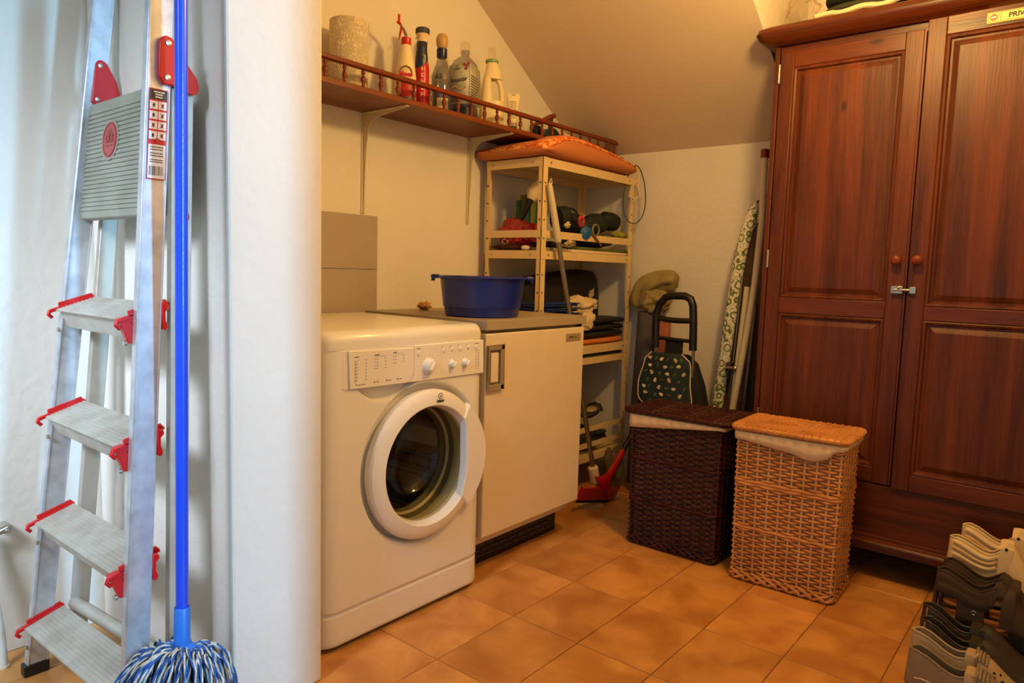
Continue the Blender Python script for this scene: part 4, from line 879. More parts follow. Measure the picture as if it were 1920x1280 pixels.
# ================================================================ pole, wiper, floor scrap
T = thing('floor_wiper_pole', 'grey metal pole with white grip and socket leaning on the shelving unit', 'pole', (.40, 1.25, .11))
p0, p1 = V(.398, 1.235, .150), V(.318, .950, 1.365)
b = MB(); b.tube([p0, p0.lerp(p1, .82)], .0105, 14); b.build('pole', mat('pole_steel', (150, 140, 122), .35, .8), T)
b = MB(); b.tube([p0.lerp(p1, .81), p0.lerp(p1, .83), p0.lerp(p1, .985), p1], .014, 14, rr=[.0125, .015, .012, .009]); b.build('grip', mat('grip_cream', (206, 192, 160), .5), T)
b = MB(); b.tube([p1+V(0, .002, -.012), p1+V(0, .004, .012), p1+V(0, .012, .020), p1+V(0, .018, .006), p1+V(0, .012, -.01)], .0022, 6); b.build('hanging_eye', mat('grip_cream', (206, 192, 160), .5), T)
b = MB(); d = (p0-p1).normalized(); b.lathe([(.017, 0), (.022, .002), (.023, .07), (.017, .075)], T=Matrix.Translation(p0+d*.055) @ (-d).to_track_quat('Z', 'Y').to_matrix().to_4x4(), n=12); b.build('socket', cloth_c, T, angle=20)
b = MB(); b.box(-.10, .10, -.02, .02, 0, .025, T=Matrix.Translation((.40, 1.29, .002)) @ rotz(1.2)); b.tube([(.403, 1.262, .10), (.405, 1.28, .02)], .012, 10); b.build('broom_block', mat('grip_cream', (206, 192, 160), .5), T, bevel=.004)
T = thing('red_squeegee', 'red floor squeegee head with a black handle stub beside the dark basket', 'squeegee', (.45, 1.25, 0))
rs = mat('squeegee_red', (172, 16, 26), .3, coat=.3)
A, B = V(.445, 1.075, .112), V(.455, 1.352, .052)
ax = (B-A).normalized(); up = V(.30, 0, .95); up = (up-ax*up.dot(ax)).normalized(); fr = ax.cross(up)
if fr.x < 0: fr = -fr
def sp_(u, v, w_): return A.lerp(B, u)+up*v+fr*w_
b = MB(); b.hexa([sp_(0, -.052, -.006), sp_(1, -.052, -.006), sp_(1, -.052, .006), sp_(0, -.052, .006), sp_(0, .008, -.009), sp_(1, .008, -.009), sp_(1, .008, .009), sp_(0, .008, .009)]); b.build('blade_holder', rs, T, bevel=.003)
b = MB(); b.hexa([sp_(.01, -.066, -.002), sp_(.99, -.066, -.002), sp_(.99, -.066, .002), sp_(.01, -.066, .002), sp_(.01, -.048, -.002), sp_(.99, -.048, -.002), sp_(.99, -.048, .002), sp_(.01, -.048, .002)]); b.build('rubber_blade', black, T)
nk = V(.445, 1.40, .215); m0 = A.lerp(B, .55)
b = MB(); ws = []
for t, w_ in ((0, .085), (.12, .05), (.3, .024), (.5, .017), (1, .0145)):
    p = m0.lerp(nk, t); d = (nk-m0).normalized(); s1 = (ax-d*ax.dot(d)).normalized(); s2 = d.cross(s1); ws.append([p+s1*math.cos(a_)*w_+s2*math.sin(a_)*(.012+.0*t) for a_ in [2*PI*k/16 for k in range(16)]])
b.add(*loft(ws)); b.build('neck', rs, T)
b = MB(); b.tube([nk, nk+(nk-m0).normalized()*.30], .012, 12); b.build('handle_stub', black, T)
b = MB(); b.prism([(.372, 1.150), (.452, 1.165), (.462, 1.225), (.425, 1.30), (.352, 1.30), (.338, 1.24)], lambda u, v, h: V(u, v, h), .0006, .004); tag(b.build('tile_scrap', mat('scrap_beige', (184, 160, 122), .7, var=.7, col2=(140, 116, 84)), smooth=False), 'beige tile offcut lying on the floor under the red squeegee', 'tile')
b = blob((.36, 1.47, .10), (.05, .035, .10), 61, .3, 2, 16, flat=.98, fold=.2); tag(b.build('brown_cloth_bag', mat('brown_bag', (96, 80, 52), .9)), 'brown cloth bag hanging to the floor beside the squeegee', 'bag')

# ================================================================ grey roll with a khaki sack
T = thing('grey_mat_roll', 'tall grey rolled mat standing in the corner beside the shelving unit', 'mat', (.385, 1.66, 0))
b = MB(); b.tube([(.372, 1.665, 0), (.375, 1.665, .4), (.392, 1.665, .835)], .043, 24, flat=1); b.build('roll', mat('mat_grey', (88, 82, 84), .9, bump=.0015, bscale=180), T)
b = MB(); pts = [V(.392+r_*math.cos(t_), 1.665+r_*math.sin(t_), .8365) for t_, r_ in [(k*.5, .004+.0011*k) for k in range(32)]]; b.tube(pts, .0012, 4); b.build('spiral_edge', darkgrey, T)
kh = mat('khaki_cloth', (158, 140, 86), .75, bump=.004, bscale=22, var=.6, vscale=14, col2=(100, 84, 44))
T = thing('khaki_sack', 'crumpled khaki cloth sack draped on top of the grey rolled mat', 'sack', (.44, 1.66, .80))
rows = []
# a slumped bag: path from left top over to the open mouth at right
path = [(.350, .85, .035), (.352, .90, .050), (.375, .945, .058), (.415, .972, .056), (.458, .985, .050), (.505, .990, .044), (.548, .985, .046)]
for i, (x_, z_, r_) in enumerate(path):
    p = V(x_, 1.655, z_); q = V(*(path[min(i+1, 6)][0]-path[max(i-1, 0)][0], 0, path[min(i+1, 6)][1]-path[max(i-1, 0)][1])).normalized(); s1 = V(0, 1, 0); s2 = q.cross(s1)
    rows.append([p+(s1*math.cos(a_)*.85+s2*math.sin(a_))*r_*(1+.22*math.sin(a_*5+i*.9)+.18*noise.noise(V(i*.8, a_*1.5, 3))) for a_ in [2*PI*k/28 for k in range(28)]])
b = MB(); b.add(*loft(rows)); b.build('sack', kh, T, angle=180, sub=2)
b = blob((.435, 1.655, .895), (.075, .05, .055), 72, .3, 2.0, 24, fold=.3); b.build('sack_body', kh, T, sub=1)
b = MB(); b.tube([(.470, 1.62, .90), (.485, 1.615, .86), (.488, 1.615, .83)], .008, 6, flat=.3); b.build('strap', kh, T)
b = MB(); b.box(.440, .505, 1.655, 1.70, 0, .80); tag(b.build('pink_board', mat('pink_board', (186, 112, 84), .7), bevel=.004), 'narrow pinkish board standing between the mat and trolley', 'board')

# ================================================================ shopping trolley
T = thing('shopping_trolley', 'black shopping trolley with an avocado patterned bag behind the dark basket', 'trolley', (.64, 1.45, 0))
def tp(x, z, y=1.42): return V(x, y, z)
b = MB()
b.tube([tp(.575, .70), tp(.572, .76), tp(.571, .84), tp(.585, .888), tp(.612, .918), tp(.640, .926), tp(.700, .928), tp(.728, .915), tp(.739, .888), tp(.745, .82), tp(.749, .70)], .0165, 14); b.build('handle', black, T)
b = MB(); b.tube([tp(.573, .818), tp(.59, .828), tp(.625, .822), tp(.69, .822), tp(.73, .824), tp(.744, .81)], .0125, 12); b.build('crossbar', black, T)
b = MB(); b.tube([tp(.59, .742), tp(.74, .738)], .0085, 10); b.build('lower_crossbar', black, T)
for x in (.577, .751):
    b = MB(); b.tube([tp(x, .72), tp(x+.002, .10, 1.43)], .0068, 10); b.build('tube', mat('pole_steel', (150, 140, 122), .35, .8), T)
b = MB(); b.box(.618, .700, 1.422, 1.430, .60, .745); b.build('back_flap', blackcloth, T, bevel=.003)
# bag body
rows = []
for z, wl_, wr, d in ((.13, .14, .15, .10), (.25, .155, .16, .11), (.42, .165, .165, .115), (.55, .15, .135, .10), (.64, .11, .10, .08), (.675, .07, .06, .04)):
    rows.append([V(.655+(wr if math.cos(a_) > 0 else wl_)*abs(math.cos(a_))**.5*(1 if math.cos(a_) > 0 else -1), 1.455+d*.5*abs(math.sin(a_))**.6*(1 if math.sin(a_) > 0 else -1)*1.0, z) for a_ in [2*PI*k/32 for k in range(32)]])
b = MB(); b.add(*loft(rows)); b.build('bag', blackcloth, T, angle=60)
# patterned flap, shaped like a tongue, hanging on the front
av = mat('flap_green', (30, 42, 40), .75, bump=.002, bscale=14)
def flap(u, v):
    top, bot = .682, .435; z = top+(bot-top)*v; h = v
    hw = (.098+.030*math.sin(PI*min(1, h*1.15)*.5)) if h < .8 else .128*math.sqrt(max(0, 1-((h-.8)/.2)**2))*.98
    if h < .12: hw *= .72+.28*(h/.12)
    x = .640+hw*(2*u-1)+.004*math.sin(h*9)
    return V(x, 1.388-.022*math.cos((2*u-1)*1.3)+.018+.006*math.sin(u*14+h*4)*h*(1-h)*2-.01*h, z)
b = MB(); b.grid(flap, 25, 25); fo = b.build('flap', av, T, solid=.004)
edge = [flap(0, k/24) for k in range(25)]+[flap(k/16, 1) for k in range(1, 16)]+[flap(1, 1-k/24) for k in range(25)]
b = MB(); b.tube([p+V(0, -.002, 0) for p in edge], .0026, 6); b.build('white_piping', cloth_c, fo)
pale = mat('avocado_flesh', (226, 208, 164), .7); avg = mat('avocado_skin', (66, 104, 58), .7); avb = mat('avocado_stone', (150, 76, 36), .6)
random.seed(11)
pos = []
for r_ in range(7):
    for k in range(6):
        u = .12+.152*k+(.07 if r_ % 2 else 0)+random.uniform(-.02, .02); v = .10+.125*r_+random.uniform(-.015, .015)
        if u > .93 or (v > .8 and abs(u-.5) > .3): continue
        pos.append((u, v))
for i, (u, v) in enumerate(pos):
    p = flap(u, v)+V(0, -.004, 0); a_ = random.uniform(0, 2*PI); kind = i % 4
    def P2(x_, z_, dy=0): return p+V(x_*math.cos(a_)-z_*math.sin(a_), dy, x_*math.sin(a_)+z_*math.cos(a_))
    def pear(s_, dy):
        return [P2(s_*(.0066*math.cos(t_)*(1-.35*math.sin(t_))), s_*(.0105*math.sin(t_)), dy) for t_ in [2*PI*k/14 for k in range(14)]]
    b = MB()
    if kind in (0, 2):
        q = pear(1.0, -.0005); b.add(q, [tuple(range(14))]); o = b.build('avocado_print', pale, fo, smooth=False)
        if kind == 0:
            b = MB(); b.add([P2(.0028*math.cos(t_), -.002+.0028*math.sin(t_), -.0012) for t_ in [2*PI*k/10 for k in range(10)]], [tuple(range(10))]); b.build('stone_print', avb, fo, smooth=False)
    elif kind == 1: b.add(pear(.95, -.0005), [tuple(range(14))]); b.build('avocado_print', avg, fo, smooth=False)
    else:
        b.tube([P2(-.009+.003*k, .0018*math.sin(k*2.4)) for k in range(7)], .0008, 4); b.build('script_print', mat('script_pale', (170, 176, 160), .7), fo)
for x in (.56, .77):
    b = MB(); b.lathe([(.0001, -.012), (.06, -.012), (.068, -.006), (.068, .006), (.06, .012), (.0001, .012)], c=(x, 1.47, .069), axis='x', n=28); b.build('wheel', black, T)
b = MB(); b.tube([(.56, 1.47, .069), (.77, 1.47, .069)], .006, 8); b.build('axle', mat('pole_steel', (150, 140, 122), .35, .8), T)
b = MB(); b.box(.56, .77, 1.40, 1.50, .10, .118); b.build('base_plate', black, T)

# ================================================================ ironing board leaning on the wall
cm = bpy.data.materials.new('circle_pattern_cloth'); cm.use_nodes = True; nt = cm.node_tree; bs = nt.nodes['Principled BSDF']; bs.inputs['Roughness'].default_value = .85; N = nt.nodes; L = nt.links
tc = N.new('ShaderNodeTexCoord'); prev = None
for sc_, off in ((27, 0), (46, 3.3)):
    mp = N.new('ShaderNodeMapping'); mp.inputs['Location'].default_value = (off, off, off); L.new(tc.outputs['Object'], mp.inputs[0])
    vo = N.new('ShaderNodeTexVoronoi'); vo.inputs['Scale'].default_value = sc_; vo.inputs['Randomness'].default_value = .75; L.new(mp.outputs[0], vo.inputs['Vector'])
    m1 = N.new('ShaderNodeMath'); m1.operation = 'MULTIPLY'; m1.inputs[1].default_value = 15; L.new(vo.outputs['Distance'], m1.inputs[0])
    m2 = N.new('ShaderNodeMath'); m2.operation = 'COSINE'; L.new(m1.outputs[0], m2.inputs[0])
    m3 = N.new('ShaderNodeMath'); m3.operation = 'GREATER_THAN'; m3.inputs[1].default_value = .55; L.new(m2.outputs[0], m3.inputs[0])
    m4 = N.new('ShaderNodeMath'); m4.operation = 'GREATER_THAN'; m4.inputs[1].default_value = .14; L.new(vo.outputs['Distance'], m4.inputs[0])
    m5 = N.new('ShaderNodeMath'); m5.operation = 'MULTIPLY'; L.new(m3.outputs[0], m5.inputs[0]); L.new(m4.outputs[0], m5.inputs[1])
    if prev:
        mx_ = N.new('ShaderNodeMath'); mx_.operation = 'MAXIMUM'; m6 = N.new('ShaderNodeMath'); m6.operation = 'MULTIPLY'; m6.inputs[1].default_value = .5; L.new(m5.outputs[0], m6.inputs[0]); L.new(prev, mx_.inputs[0]); L.new(m6.outputs[0], mx_.inputs[1]); prev = mx_.outputs[0]
    else: prev = m5.outputs[0]
mx = N.new('ShaderNodeMix'); mx.data_type = 'RGBA'; mx.inputs[6].default_value = srgb(232, 224, 200); mx.inputs[7].default_value = srgb(104, 116, 56); L.new(prev, mx.inputs[0]); L.new(mx.outputs[2], bs.inputs['Base Color'])
T = thing('ironing_board', 'ironing board with green circle patterned cover leaning beside the wardrobe', 'ironing board', (.86, 1.55, 0))
# covered top seen nearly edge-on: cloth roll-over edge along a leaning line, dark underside to its right
ctr = [(.735, .02), (.758, .20), (.782, .434), (.804, .643), (.828, .92), (.850, 1.11), (.872, 1.22), (.893, 1.285), (.913, 1.322), (.940, 1.335)]
rows = []
for i, (x_, z_) in enumerate(ctr):
    w_ = .052 if i < 7 else (.050, .044, .034)[i-7]
    r = []
    for k in range(12):
        a_ = 2*PI*k/12; r.append(V(x_+w_*.5+w_*.5*math.cos(a_)*1.0, 1.56+.020*math.sin(a_)+.02*(k in (3, 4, 5))*0, z_+(.02*math.cos(a_) if i > 7 else 0)))
    rows.append(r)
b = MB(); b.add(*loft(rows)); b.build('cover', cm, T, angle=180)
b = MB(); P3 = [(.770, .02), (.815, .434), (.838, .643), (.860, .92), (.884, 1.11), (.905, 1.20), (.935, 1.245), (.975, 1.26), (1.02, 1.20), (1.03, .9), (1.0, .02)]
b.prism(P3, lambda u, v, h: V(u, h, v), 1.575, 1.592); b.build('underside', mat('board_brown', (84, 58, 34), .7), T)
b = MB(); b.tube([V(x_, 1.569, z_) for x_, z_ in P3[1:8]], .006, 6); b.build('cover_hem', cm, T)
for (x0, z0, x1, z1, r_, y_, mt) in ((.875, .05, .935, .975, .0125, 1.50, 'grip_cream'), (.915, .05, .962, .90, .010, 1.53, 'pole_steel'), (.86, .3, .895, 1.02, .0045, 1.545, 'pole_steel')):
    b = MB(); b.tube([V(x0, y_, z0), V(x1, y_, z1)], r_, 12); b.build('leg', MATS[mt], T)
b = MB(); b.ball((.912, 1.482, .637), .012, 8); b.tube([(.87, 1.49, .635), (.912, 1.484, .637)], .006, 8); b.build('joint_bolt', bolt_m, T)
b = MB(); b.box(.862, .885, 1.495, 1.54, .618, .655); b.build('joint_plate', darkgrey, T, bevel=.002)
T = thing('curved_white_pole', 'long curved white pole with a dark red end cap beside the wardrobe', 'pole', (.92, 1.46, 0))
b = MB(); b.tube([V(x_, 1.46, z_) for x_, z_ in ((.862, .0), (.918, .459), (.960, .795), (.980, .992), (.993, 1.228), (.990, 1.38), (.989, 1.495))], .0135, 14); b.build('pole', mat('pole_white', (206, 190, 162), .45), T)
b = MB(); b.lathe([(.0165, 0), (.0165, .030), (.012, .034), (.0001, .034)], c=(.989, 1.46, 1.482), n=18); b.build('end_cap', mat('cap_dark_red', (110, 18, 22), .4), T)
b = MB(); b.tube([(1.01, 1.48, 0), (1.03, 1.50, 1.15)], .007, 8); tag(b.build('thin_rod', mat('rod_grey', (120, 104, 84), .4, .6)), 'thin grey rod squeezed between the white pole and the wardrobe', 'rod')
for z in (1.30, 1.355):
    b = MB(); b.tube([(.965, 1.715, z), (.965, 1.70, z)], .003, 8); b.ball((.965, 1.70, z), .0045, 6); tag(b.build('wall_pin', cloth_c), ('lower' if z < 1.33 else 'upper')+' small white wall pin left of the curved white pole', 'pin', 'white wall pins by the curved pole')

# ================================================================ wicker laundry baskets
def wicker_mat(name, col, col2, rough):
    return mat(name, col, rough+.15, var=.8, vscale=14, col2=col2, spec=.28)
def basket(label, loc, W0, D0, H, mats, lid_label, taper=1.03, yawz=0, sag=0, lidw=.0):
    m1, m2 = mats
    T = thing('laundry_basket', label, 'basket', loc, yawz, local=True)
    P0 = 2*(W0+D0); NS = 30 if W0 < .4 else 32; pitch = P0/NS; hw, hd = W0/2, D0/2; cr_ = .022
    def peri(s, e=0):
        # rounded rectangle point + outward normal at arclength fraction s
        s = (s % 1)*P0; segs = ((W0, V(-hw, -hd, 0), V(1, 0, 0), V(0, -1, 0)), (D0, V(hw, -hd, 0), V(0, 1, 0), V(1, 0, 0)), (W0, V(hw, hd, 0), V(-1, 0, 0), V(0, 1, 0)), (D0, V(-hw, hd, 0), V(0, -1, 0), V(-1, 0, 0)))
        for L_, p, d, n in segs:
            if s <= L_:
                q = p+d*s; t = min(s, L_-s)
                if t < cr_: 
                    k = 1-t/cr_; sgn = -1 if s < L_/2 else 1
                    nn = (n*(1-.5*k)+d*sgn*.5*k).normalized(); q = q-nn*(cr_*.30*k*k); return q, nn
                return q, n
            s -= L_
        return segs[0][1], segs[0][3]
    def sc_(z): return 1-(taper-1)*(1-z/H)
    # woven strands, all rows in one mesh: far too many thin canes to count
    b = MB(); rowh = .0098; z = .030; r = 0; ns = NS*4
    while z < H-.030:
        band = abs(z-H*.36) < .006 or abs(z-H*.66) < .006
        pts = []; rad = .0043 if not band else .0064; amp = .0052 if not band else .001
        for i in range(ns):
            s = i/ns; p, n = peri(s); ph = PI*(i/4)+PI*r
            wob = .0012*noise.noise(V(i*.21, r*1.7, 0))
            zz = z+wob*.7+(.001*math.sin(i*.9) if band else 0)
            pts.append(V(p.x*sc_(zz), p.y*sc_(zz), zz)+n*(amp*math.cos(ph)+(.003 if band else 0)))
        b.tube(pts, rad, 5, closed=True, flat=.8)
        z += rowh; r += 1
    o = b.build('woven_side', m1, T); o['kind'] = 'stuff'
    for i in range(NS):
        p, n = peri(i/NS); b = MB(); b.tube([V(p.x*sc_(0), p.y*sc_(0), .004), V(p.x, p.y, H-.02)], .0036, 6); b.build('stake', m2, T)
    # braided foot border
    b = MB(); nb = NS*3
    for q in range(3):
        pts = []
        for i in range(nb):
            p, n = peri(i/nb); ph = 2*PI*i/9+2*PI*q/3; pts.append(V(p.x, p.y, 0)*sc_(0)+n*(.002+.006*math.cos(ph))+V(0, 0, .016+.010*math.sin(ph)))
        b.tube(pts, .0052, 6, closed=True)
    b.build('foot_border', m1, T)
    for i in range(NS):   # slanting canes over the foot
        p, n = peri(i/NS); p2, n2 = peri((i+1.4)/NS); b = MB(); b.tube([p*sc_(0)+n*.008+V(0, 0, .036), p2*sc_(0)+n2*.010+V(0, 0, .012)], .0042, 5); b.build('foot_cane', m1, T)
    b = MB(); 
    for q in range(2):
        pts = []
        for i in range(nb):
            p, n = peri(i/nb); ph = 2*PI*i/6+PI*q; pts.append(V(p.x, p.y, 0)+n*(.003+.004*math.cos(ph))+V(0, 0, H-.026+.004*math.sin(ph)))
        b.tube(pts, .0052, 6, closed=True)
    b.build('top_border', m1, T)
    # cloth liner: inner bag plus a turned-over band at the rim
    b = MB()
    def lin(u, v):
        p, n = peri(u); z = .02+(H-.03)*v; return V(p.x*sc_(z), p.y*sc_(z), z)-n*.012
    b.grid(lin, 80, 4, True)
    def over(u, v):
        p, n = peri(u); t = (u % 1)*P0/W0
        drop = .030+.004*math.sin(u*23)
        if u*P0 < W0: drop = sag(t)
        else: drop = .012
        prof_ = [(-.012, H-.010), (-.006, H-.002), (.006, H-.002), (.0125, H-.006), (.0135, H-.006-drop*.5), (.0130, H-.006-drop)]
        q = prof_[round(v*5)]; pl = .0015*math.sin(u*170)*(q[0] > .01)
        return V(p.x, p.y, q[1])+n*(q[0]+pl)
    b.grid(over, 160, 6, True); b.build('cloth_liner', cloth_c, T, solid=.0012)
    # lid
    LW, LD = hw+.012+lidw, hd+.012; zl = H+.004
    lid = MB(); rr_ = .0055
    pts = [V(sx*(LW-cx_), sy*(LD-cy_), zl+.004) for sx, sy, cx_, cy_ in ((-1, -1, .02, 0), (1, -1, .02, 0), (1, -1, 0, .02), (1, 1, 0, .02), (1, 1, .02, 0), (-1, 1, .02, 0), (-1, 1, 0, .02), (-1, -1, 0, .02))]
    fine = []
    for i in range(8):
        for k in range(8): fine.append(pts[i].lerp(pts[(i+1) % 8], k/8))
    lid.tube(fine, .0085, 8, closed=True); lo = lid.build('lid', m1, T)
    b = MB()    # wrapped cane round the rim
    L_ = len(fine)
    turns = 110; seg = turns*6; hp_ = []
    for i in range(seg):
        t = i/seg*L_; k = int(t); p = fine[k].lerp(fine[(k+1) % L_], t-k); d = (fine[(k+1) % L_]-fine[k]).normalized(); n = V(d.y, -d.x, 0); a_ = 2*PI*i/6; hp_.append(p+(n*math.cos(a_)+V(0, 0, 1)*math.sin(a_))*.0095)
    b.tube(hp_, .0022, 4, closed=True); b.build('rim_wrapping', m1, lo)
    b = MB(); r = 0; y = -LD+.010
    while y < LD-.006:
        pts = []
        nx = int(2*LW/.0055)
        for i in range(nx+1):
            x = -LW+.006+(2*LW-.012)*i/nx; pts.append(V(x, y+.0010*math.sin(i*1.3), zl+.006+.0058*math.cos(PI*i/2+PI*r)+.0025*noise.noise(V(x*20, y*20, 0))))
        b.tube(pts, .0052, 5); y += .0096; r += 1
    o = b.build('woven_top', m1, lo); o['kind'] = 'stuff'
    ncol = int(2*LW/.022)
    for k in range(ncol):
        x = -LW+.011+.022*k; b = MB(); b.tube([V(x, -LD+.004, zl+.004), V(x, LD-.004, zl+.004)], .003, 4); b.build('rib', m2, lo)
    return T
dark_w = (wicker_mat('dark_wicker', (66, 24, 14), (44, 15, 9), .38), wicker_mat('dark_wicker_stake', (104, 58, 42), (70, 34, 24), .45))
light_w = (wicker_mat('honey_wicker', (206, 142, 80), (176, 108, 54), .4), wicker_mat('honey_wicker_stake', (236, 196, 150), (220, 170, 120), .5))
basket('dark brown wicker laundry basket with cream liner in front of the trolley', (.908, 1.075, 0), .350, .235, .500, dark_w, '', yawz=.01, sag=lambda t: .048-.040*t, lidw=.012)
def sagl(t): return .024+.016*smooth(0, .5, t)+.018*math.exp(-((t-.72)/.14)**2)-.024*smooth(.86, .96, t)
basket('honey-coloured wicker laundry basket with sagging cream liner before the wardrobe', (1.316, 1.035, 0), .328, .225, .512, light_w, '', yawz=.03, sag=sagl)

# ================================================================ ladder
LD_ = thing('step_ladder', 'folded aluminium step ladder with red fittings leaning on the left wall corner', 'ladder', (.35, -.77, 0))
xL = lambda z: .095+.026*z; xR = lambda z: .612-.022*z
fL = lambda z: -.833+.112*z; fR = lambda z: -.812+.068*z
RD = .048; ZT = 1.69
def rail(x0, x1, f, z0=0, z1=ZT, d=RD, m=alu, name='front_rail', wall=.0025):
    b = MB(); n = 1
    P_ = lambda z: [V(x0(z), f(z), z), V(x1(z), f(z), z), V(x1(z), f(z)+d, z), V(x0(z), f(z)+d, z)]
    b.hexa(P_(z0)+P_(z1)); return b.build(name, m, LD_, bevel=.0025)
rail(lambda z: xL(z), lambda z: xL(z)+.022, fL); rail(lambda z: xR(z)-.022, lambda z: xR(z), fR)
# raised edge beads along the rails
for f, x in ((fL, lambda z: xL(z)+.0225), (fR, lambda z: xR(z)+.0005)):
    b = MB()
    for d in (.003, RD-.003): b.tube([V(x(.02), f(.02)+d, .02), V(x(ZT), f(ZT)+d, ZT)], .0016, 6)
    b.build('edge_bead', alu, LD_)
rl = lambda z: -.748+.090*z; rr2 = lambda z: -.708+.030*z
b = MB(); b.hexa([V(.12, rl(0), 0), V(.14, rl(0), 0), V(.14, rl(0)+.038, 0), V(.12, rl(0)+.038, 0), V(.145, rl(1.36), 1.36), V(.165, rl(1.36), 1.36), V(.165, rl(1.36)+.038, 1.36), V(.145, rl(1.36)+.038, 1.36)]); b.build('rear_leg', alu2, LD_, bevel=.002)
b = MB(); b.hexa([V(.572, rr2(0), 0), V(.590, rr2(0), 0), V(.590, rr2(0)+.036, 0), V(.572, rr2(0)+.036, 0), V(.556, rr2(1.38), 1.38), V(.574, rr2(1.38), 1.38), V(.574, rr2(1.38)+.046, 1.38), V(.556, rr2(1.38)+.046, 1.38)]); b.build('rear_leg', alu2, LD_, bevel=.002)
b = MB(); b.tube([(.135, -.728, .16), (.58, -.69, .16)], .015, 12); b.build('rear_brace', alu2, LD_)
for x0_, y0_ in ((xL(0)-.002, fL(0)), (xR(0)-.026, fR(0)), (.117, rl(0)), (.569, rr2(0))):
    b = MB(); b.box(x0_, x0_+.027, y0_-.003, y0_+.052, -.0, .03); b.build('rubber_foot', black, LD_, bevel=.003)
step_z = [.892, .6375, .383, .1285]
for z in step_z:
    yl, yr = fL(z)-.016, fR(z)-.016
    dy, dz = .086, .029
    a, c_ = V(xL(z)+.020, yl, z), V(xR(z)-.020, yr, z+.005)
    D = V(0, dy, dz)
    nrm = V(0, -dz, dy).normalized()
    b = MB(); th = .004
    # tread plate with ribs
    n = 9; pts = []
    b.hexa([a-nrm*th, c_-nrm*th, c_+D-nrm*th, a+D-nrm*th, a, c_, c_+D, a+D])
    st_ = b.build('tread', alu2, LD_, bevel=.001)
    b = MB()
    for k in range(10):
        t = (k+.5)/10
        a2, c2 = a+V(.012, 0, 0), c_-V(.012, 0, 0); b.hexa([a2+D*(t-.030), c2+D*(t-.030), c2+D*(t+.030), a2+D*(t+.030), a2+D*(t-.022)+nrm*.0018, c2+D*(t-.022)+nrm*.0018, c2+D*(t+.022)+nrm*.0018, a2+D*(t+.022)+nrm*.0018])
    rb = b.build('tread_ribs', alu2, st_, smooth=False); rb['kind'] = 'stuff'
    b = MB(); l1_ = V(0, .010, -.003); dn = V(0, .016, -.040)
    b.hexa([a+l1_+dn, c_+l1_+dn, c_+l1_+dn+V(0, .003, 0), a+l1_+dn+V(0, .003, 0), a+l1_, c_+l1_, c_+l1_+V(0, .003, 0), a+l1_+V(0, .003, 0)])
    b.build('tread_front', alu2, st_, bevel=.001)
    # red end caps
    for s_, p in ((1, a+V(-.001, 0, 0)), (-1, c_+V(.001, 0, 0))):
        b = MB(); q = V(.010*s_, 0, 0)
        b.hexa([p-nrm*.004-D*.13, p+q-nrm*.004-D*.13, p+q+D*1.02-nrm*.004, p+D*1.02-nrm*.004, p+nrm*.004-D*.13, p+q+nrm*.004-D*.13, p+q+D*1.02+nrm*.004, p+D*1.02+nrm*.004])
        b.hexa([p+D*.10, p+q*.6+D*.10, p+q*.6+D, p+D, p+nrm*.013+D*.13, p+q*.6+nrm*.013+D*.13, p+q*.6+nrm*.011+D*.98, p+nrm*.011+D*.98])
        cp = b.build('end_cap', red_p, st_, bevel=.0012)
        b = MB(); e = p+q*.5-D*.12
        b.tube([e+V(0, 0, .002), e+V(0, -.004, -.008), e+V(0, .004, -.016)], .0045, 8)
        if s_ == -1:
            b.hexa([e+V(-.007, .018, -.045), e+V(.004, .018, -.045), e+V(.004, .030, -.045), e+V(-.007, .030, -.045), e+V(-.016, .000, .004), e+V(.004, .000, .004), e+V(.004, .030, .010), e+V(-.016, .030, .010)])
        b.build('hook', red_p, cp, bevel=.001)
        b = MB(); e2 = (a if s_ == 1 else c_)+V(.010*s_, -.001+.008, -.048); b.tube([e2, e2+V(0, -.006, 0)], .0055, 10); b.build('rivet', bolt_m, st_)
    # clip that shows behind the right rail
    b = MB(); e = V(xR(z)-.004, fR(z)+RD-.001, z+.012); b.prism([(0, .026), (.011, .024), (.013, .015), (.006, .008), (.006, -.010), (.010, -.022), (.006, -.030), (0, -.028)], lambda u, v, h: e+V(h, u, v), 0, .010); b.build('rear_clip', red_p, st_, bevel=.001)
# folded platform with ribs and oval badge
pt, pb = V(0, -.638, 1.376), V(0, -.664, 1.104)
px0, px1 = .130, .553
up_ = (pt-pb).normalized(); nf = V(0, -up_.z, up_.y)
if nf.y > 0: nf = -nf
hgt = (pt-pb).length
def pl(u, v, h): return V(px0+u, 0, 0)+pb+up_*v+nf*h
W_ = px1-px0; r_ = .022; poly = []
for cx, cy, a0 in ((W_-r_, hgt-r_, 0), (r_, hgt-r_, 90), (r_, r_, 180), (W_-r_, r_, 270)):
    for k in range(5): a_ = math.radians(a0+22.5*k); poly.append((cx+r_*math.cos(a_), cy+r_*math.sin(a_)))
pm = mat('platform_grey', (150, 148, 132), .6, var=.5, vscale=12, col2=(124, 118, 98))
b = MB(); b.prism(poly, pl, 0, .024); pf = b.build('platform', pm, LD_, bevel=.004)
b = MB(); k = 0
while .022+k*.0103 < hgt-.018:
    v = .022+k*.0103; b.prism([(.016, v-.0032), (W_-.016, v-.0032), (W_-.016, v+.0032), (.016, v+.0032)], pl, .0235, .0262); k += 1
rb = b.build('platform_ribs', pm, pf, smooth=False, bevel=.0008, seg=1); rb['kind'] = 'stuff'
bc = (.158, hgt*.645); ov = [(bc[0]+.040*math.cos(2*PI*k/32), bc[1]+.041*math.sin(2*PI*k/32)) for k in range(32)]
bdg = mat('badge_red', (168, 70, 58), .5)
